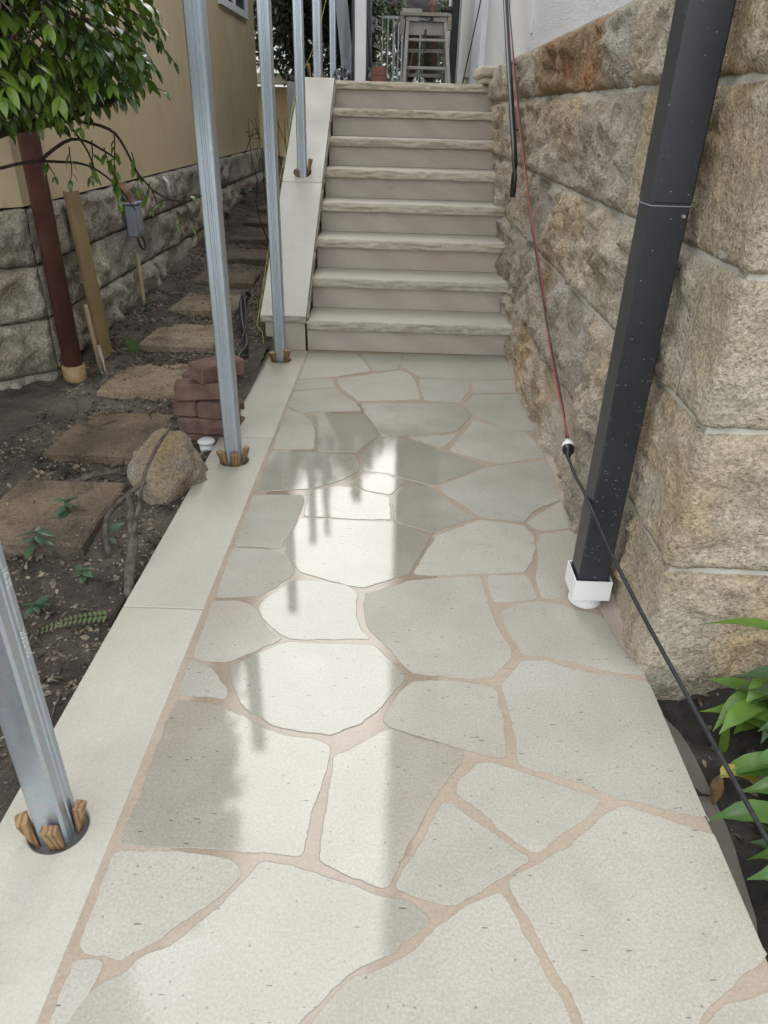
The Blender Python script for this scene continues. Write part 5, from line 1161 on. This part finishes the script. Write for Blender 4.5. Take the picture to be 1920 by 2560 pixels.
def skin_obj(name, verts, edges, radii, mat, parent, root=0, sub=2):
    me = bpy.data.meshes.new(name); me.from_pydata(verts, edges, []); me.update()
    ob = link(name, me, parent); sk = ob.modifiers.new('skin', 'SKIN'); sk.use_smooth_shade = True
    for i, r in enumerate(radii):
        v = me.skin_vertices[0].data[i]; v.radius = r if isinstance(r, tuple) else (r, r); v.use_root = (i == root)
    ob.modifiers.new('sub', 'SUBSURF').levels = sub; ob.modifiers['sub'].render_levels = sub
    dg = bpy.context.evaluated_depsgraph_get(); dg.update(); m2 = bpy.data.meshes.new_from_object(ob.evaluated_get(dg))
    ob.modifiers.clear(); ob.data = m2; m2.materials.clear(); m2.materials.append(MAT[mat]); smooth_mesh(m2); return ob
pz = ZL0; px_, py_ = 0.17, 10.22
pe = thing('person', 'worker in grey shirt and dusty brown trousers bending over the trestle with a grinder', 'person', (px_, py_, pz))
def Q(x, y, z): return (px_ + x, py_ + y, pz + z)
V = [Q(0, 0, .96), Q(0, -.05, 1.12), Q(0, -.16, 1.32), Q(0, -.24, 1.45), Q(0, -.30, 1.54), Q(0, -.34, 1.63), Q(0, -.37, 1.72),
     Q(-.10, 0, .90), Q(-.12, -.03, .50), Q(-.13, .04, .09), Q(-.13, -.10, .035), Q(.10, 0, .90), Q(.12, -.03, .50), Q(.13, .04, .09), Q(.13, -.10, .035),
     Q(-.19, -.20, 1.38), Q(-.27, -.30, 1.10), Q(-.30, -.50, .88), Q(-.31, -.55, .86), Q(.19, -.20, 1.38), Q(.25, -.34, 1.12), Q(.13, -.50, .90), Q(.10, -.53, .84)]
E_ = [(0, 1), (1, 2), (2, 3), (3, 4), (4, 5), (5, 6), (0, 7), (7, 8), (8, 9), (9, 10), (0, 11), (11, 12), (12, 13), (13, 14), (2, 15), (15, 16), (16, 17), (17, 18), (2, 19), (19, 20), (20, 21), (21, 22)]
Rr = [(.12, .10), (.13, .10), (.14, .11), .065, .06, .085, .075, .085, .058, .042, .04, .085, .058, .042, .04, .058, .043, .030, .032, .058, .043, .030, .032]
skin_obj('body', V, E_, Rr, 'skin', pe)
skin_obj('trousers', [V[0], V[7], V[8], Q(-.13, .03, .12), V[11], V[12], Q(.13, .03, .12), Q(0, -.02, 1.03)], [(0, 1), (1, 2), (2, 3), (0, 4), (4, 5), (5, 6), (0, 7)], [(.155, .135), .115, .095, .085, .115, .095, .085, (.15, .12)], 'khaki_cloth', pe)
skin_obj('shirt', [Q(0, -.03, .84), V[1], V[2], V[3], V[15], Q(-.235, -.26, 1.22), V[19], Q(.225, -.28, 1.24), Q(0, -.02, .98)], [(0, 8), (8, 1), (1, 2), (2, 3), (2, 4), (4, 5), (2, 6), (6, 7)], [(.19, .15), (.17, .135), (.175, .14), .09, .085, .068, .085, .068, (.18, .145)], 'grey_shirt', pe, 0)
for sx in (-1, 1):
    MB().box(px_ + sx * .13 - .05, px_ + sx * .13 + .05, py_ - .18, py_ + .10, pz, pz + .10, .03).build('boot', 'boot_leather', pe, True)
skin_obj('hair', [Q(0, -.36, 1.70), Q(0, -.37, 1.755), Q(0, -.31, 1.70)], [(0, 1), (0, 2)], [.085, .07, .07], 'hair_dark', pe)
def hand(wrist, fwd, side, sc=1.0):      # palm with five curled fingers, joined
    w, f, s = Vector(wrist), Vector(fwd).normalized(), Vector(side).normalized(); n = f.cross(s); mb = MB()
    mb.tube([w, w + f * .04, w + f * .085], [.026, .038, .034], 8)
    for k, (o, L) in enumerate(((-.028, .062), (-.010, .072), (.009, .068), (.027, .054))):
        b = w + f * .075 + s * o; mb.tube([b, b + f * L * .5 - n * .006, b + f * L * .75 - n * .028, b + f * L * .65 - n * .05], [.010, .009, .0085, .006], 7)
    b = w + f * .03 - s * .033; mb.tube([b, b - s * .025 + f * .025 - n * .01, b - s * .03 + f * .055 - n * .025], [.011, .010, .007], 7)
    return mb
hand(V[17], (-.2, -.6, -.1), (1, 0, .1)).build('hand', 'skin', pe, True)
hand(V[21], (-.1, -.5, -.8), (1, 0, 0)).build('hand', 'skin', pe, True)
gr = thing('angle_grinder', 'angle grinder with a dark cutting disc held by the worker', 'grinder', (-.18, 9.62, 2.34))
gx, gy, gz_ = -.195, 9.60, 2.385
MB().tube([(gx, gy - .012, gz_), (gx, gy - .009, gz_)], .062, 28).build('disc', 'disc_grey', gr)
MB().tube([(gx, gy - .0155, gz_), (gx, gy - .0125, gz_)], .040, 24).build('disc_face', 'black_plastic', gr)
MB().tube([(gx, gy - .022, gz_), (gx, gy - .016, gz_)], .012, 12).build('nut', 'aluminium', gr)
MB().tube([(gx, gy - .008, gz_), (gx, gy + .05, gz_)], [.03, .028], 12).build('gear_head', 'disc_grey', gr, True)
MB().tube([(gx, gy + .03, gz_), (gx + .06, gy + .08, gz_ + .005), (gx + .12, gy + .14, gz_ + .01)], [.028, .03, .027], 12).build('motor_body', 'black_plastic', gr, True)

gt_ = thing('white_gate', 'white slim-bar pool gate behind the trestle', 'gate', (0, 12, ZL0))
for z in (1.60, 2.42): MB().box(-0.43, 0.36, 11.985, 12.015, z, z + 0.03).build('rail', 'white_paint', gt_)
for k in range(11):
    x = -0.42 + k * 0.076; MB().tube([(x, 12.0, ZL0), (x, 12.0, 2.42)], 0.008, 8).build('bar', 'white_paint', gt_, True)
gf = thing('white_gate', 'second white slim-bar panel angled behind the pool gate', 'gate', (-0.2, 12.4, ZL0))
for k in range(8):
    x = -0.18 + k * 0.055; MB().tube([(x, 12.5 + k * 0.08, ZL0), (x, 12.5 + k * 0.08, 2.42)], 0.008, 8).build('bar', 'white_paint', gf, True)
MB().tube([(-0.18, 12.5, 2.42), (0.21, 13.06, 2.42)], 0.012, 8).build('rail', 'white_paint', gf, True)
sf = thing('mesh_fence', 'dark grey shade-cloth fence running back along the landing', 'fence', (-0.49, 10, ZL0))
MB().grid(40, 12, lambda i, j: (-0.50 + 0.012 * nz(i * .3, j * .3, 1), 7.7 + i * 0.13, ZL0 + j * 1.42 / 12)).build('cloth', 'shade_cloth', sf, True)
for y in (7.75, 9.4, 11.1, 12.8): MB().tube([(-0.475, y, ZL0), (-0.475, y, 2.95)], 0.018, 8).build('upright', 'grey_plastic', sf, True)
MB().tube([(-0.47, 8.2, 2.8), (-0.44, 11.6, ZL0)], 0.014, 8).build('brace', 'grey_plastic', sf, True)
gs = bar((-0.60, 8.9, ZL0), (-0.72, 9.0, 2.55), 0.13, 0.008, (1, 0, 0)).build('clear_sheet', 'clear_sheet'); tag(gs, 'narrow clear plastic sheet leaning behind the white post', 'sheet')
mb = MB()
def tarp(i, j):
    u, v = i / 40, j / 16; x = -0.74 + 0.62 * u; y = 7.75 + 0.55 * v
    h = 0.20 * math.sin(PI * v) ** 0.7 * (0.55 + 0.5 * fbm(u * 2, v * 2, 3.3, 1.8)) * ss(0, .12, u) * ss(0, .15, 1 - u) + 0.03 * nz(u * 9, v * 9, 1)
    return (x, y, ZL0 + 0.004 + max(0, h))
tag(mb.grid(40, 16, tarp).build('tarp', 'black_tarp', None), 'crumpled black plastic tarp on the landing behind the posts', 'tarp')
tag(link('brick', MB().box(-0.115, 0.115, -0.055, 0.055, 0, 0.076, 0.004).mesh('brick', 'orange_red'), None, (-0.235, 7.62, ZL0)), 'lower orange-red brick at the end of the black tarp', 'brick').rotation_euler = (0, 0, 1.4)
tag(link('brick', bpy.data.objects[[o.name for o in bpy.data.objects if o.name.startswith('brick')][-1]].data, None, (-0.24, 7.63, ZL0 + 0.0765)), 'upper orange-red brick at the end of the black tarp', 'brick').rotation_euler = (0, 0, 1.5)
bp2 = thing('black_downpipe', 'slim black downpipe on the white wall behind the trestle', 'pipe', (0.675, 12.35, ZL0)); MB().box(0.63, 0.735, 12.3, 12.42, ZL0, 4.08, 0.006).build('shaft', 'pipe_black', bp2)
tp = thing('garden_tap', 'small grey tap fitting at the foot of the white wall on the landing', 'tap', (0.70, 9.4, ZL0)); MB().tube([(0.70, 9.4, ZL0), (0.70, 9.4, 1.66)], 0.018, 10).build('riser_pipe', 'aluminium', tp, True); MB().tube([(0.70, 9.4, 1.64), (0.66, 9.34, 1.64), (0.65, 9.33, 1.60)], 0.014, 8).build('spout', 'aluminium', tp, True)

# shed and white wall beyond the tan house
sh = thing('garden_shed', 'low tan shed with white gutter beyond the tan house', 'shed', (-1.9, 11.5, 0.4))
MB().box(-3.4, -1.45, 11.4, 13.0, 0.2, 1.55).build('wall', 'tan_render', sh)
rf = MB().box(-3.6, -1.30, 11.15, 13.2, 1.62, 1.70).build('roof', 'roof_metal', sh); MB().box(-3.6, -1.28, 11.05, 11.148, 1.58, 1.70, 0.01).build('gutter', 'soffit_white', rf); MB().box(-1.56, -1.50, 11.30, 11.36, 1.1, 1.578).build('bracket', 'white_paint', sh)
bw = thing('far_house', 'white far house glimpsed beyond the dark tree', 'house', (-1, 21, 0)); MB().box(-6, 4, 20.5, 24, -0.3, 3.2).build('wall', 'white_wall', bw); MB().box(-6.3, 4.3, 20.2, 24.3, 3.202, 3.5).build('roof', 'roof_metal', bw)

def tree(name, label, base, top, crown, n, leafm, mat, seed, limbs_n=7, group=None, tr=0.09):
    r = random.Random(seed); t = thing(name, label, 'tree', base, group=group); b, tp_ = Vector(base), Vector(top)
    MB().tube(catmull([b, b.lerp(tp_, .35) + Vector((.05, .02, 0)), b.lerp(tp_, .7) - Vector((.04, .03, 0)), tp_], 4), [tr * (1 - .06 * i) if i < 10 else tr * .4 for i in range(13)], 9).build('trunk', 'bark', t, True)
    mb = MB(); T = LeafSet(leafm)
    for c, rad, k in crown:
        c = Vector(c)
        for _ in range(limbs_n): 
            v = Vector((r.gauss(0, 1), r.gauss(0, 1), r.gauss(0, 1))).normalized(); e = c + Vector((v.x * rad[0], v.y * rad[1], v.z * rad[2])) * .85
            s = b.lerp(tp_, r.uniform(.5, 1)); mb.tube([s, s.lerp(e, .5) + Vector((0, 0, .08)), e], [tr * .35, tr * .2, tr * .06], 5, False)
        for _ in range(int(n * k)):
            v = Vector((r.gauss(0, 1), r.gauss(0, 1), r.gauss(0, 1))).normalized(); q = r.random() ** .4
            q *= 1 + .30 * nz(v.x * 2, v.y * 2, v.z * 2 + seed, 1.4)
            p = c + Vector((v.x * rad[0], v.y * rad[1], v.z * rad[2])) * q
            if nz(p.x, p.y, p.z, 3.2) < -.22: continue
            T.add(orient(p, (v.x + r.gauss(0, .6), v.y + r.gauss(0, .6), r.uniform(-1, .3)), r.uniform(-1, 1), r.uniform(.7, 1.3)))
    mb.build('limbs', 'dark_twig', t, True); stuff(T.mb.build('crown', mat, t, True))
lm1 = leaf_mesh('t', 0.10, 0.045, 'dark_leaf', .2, .2, 3); lm2 = leaf_mesh('t', 0.09, 0.04, 'hedge_leaf', .2, .2, 3)
tree('dark_tree', 'dense dark evergreen tree behind the steel posts', (-1.35, 11.0, 0.5), (-1.3, 11.1, 3.2), [((-1.45, 10.9, 2.45), (.75, .6, .8), .55), ((-1.2, 11.0, 3.5), (.9, .8, .9), .45)], 11000, lm1, 'dark_leaf', 31)
tree('dark_tree', 'dark creeper-hung tree behind the mesh fence', (-0.85, 11.9, 0.9), (-0.8, 11.9, 3.4), [((-0.85, 11.8, 2.3), (.42, .5, .85), .5), ((-0.75, 11.9, 3.6), (.7, .7, .8), .5)], 10000, lm1, 'dark_leaf', 32)
tree('hedge_tree', 'soft grey-green tree seen through the pool gate', (0.0, 15.2, 0.5), (0.0, 15.2, 3.0), [((-0.1, 15.1, 2.6), (1.0, .7, 1.2), .6), ((-0.6, 15.4, 3.4), (1.0, .8, .9), .4)], 13000, lm2, 'hedge_leaf', 33)
tree('hedge_tree', 'second grey-green tree farther right behind the worker', (1.0, 16.0, 0.5), (1.0, 16.0, 3.2), [((.9, 15.9, 2.7), (1.0, .7, 1.3), 1.0)], 10000, lm2, 'hedge_leaf', 34)

# wall seedling and thin stems by the far stone wall
sd2 = thing('wall_seedling', 'small grey-green seedling rooted high on the tan wall foot', 'plant', (-1.72, 8.6, 0.87)); MB().tube([(-1.72, 8.6, .86), (-1.60, 8.5, 1.06)], .004, 5).build('stem', 'dark_twig', sd2, True)
for k in range(7):
    o = link('leaf', lms, sd2, None, True); o.matrix_parent_inverse = wmat(sd2).inverted(); o.matrix_basis = orient((-1.60, 8.5, 1.0 + .015 * k), (math.cos(k * 2.2), math.sin(k * 2.2), .2), .2, 2.0)
sb = thing('bare_shrub', 'thin bare shrub stems beside the upper side wall', 'shrub', (-0.95, 6.0, .25)); mb = MB(); r = random.Random(9)
for _ in range(9):
    p = Vector((-.93 + r.uniform(-.05, .03), 6.0 + r.uniform(-.2, .2), .25)); P_ = [p.copy()]
    for k in range(7): p = p + Vector((r.gauss(.0, .03), r.gauss(0, .04), .14)); P_.append(p.copy())
    mb.tube(P_, [.006 - .0006 * i for i in range(8)], 5, False)
mb.build('stems', 'dark_twig', sb, True)

# grinding dust hanging over the trestle
bm = bmesh.new(); bmesh.ops.create_icosphere(bm, subdivisions=3, radius=1.0)
for v in bm.verts: v.co = Vector((v.co.x * .36, v.co.y * .28, v.co.z * .42)) * (1 + .15 * nz(v.co.x, v.co.y, v.co.z, 1.5))
me = bpy.data.meshes.new('dust_cloud'); bm.to_mesh(me); bm.free(); smooth_mesh(me)
dm = bpy.data.materials.new('dust'); dm.use_nodes = True; nt = dm.node_tree; nt.nodes.clear()
ov = nt.nodes.new('ShaderNodeOutputMaterial'); pv = nt.nodes.new('ShaderNodeVolumePrincipled'); pv.inputs['Color'].default_value = (.85, .85, .86, 1); pv.inputs['Density'].default_value = 1.1
nt.links.new(pv.outputs[0], ov.inputs['Volume']); me.materials.append(dm)
o = link('dust_cloud', me, None, (0.14, 9.66, 2.62)); stuff(o, 'pale grinding dust hanging over the trestle', 'dust')
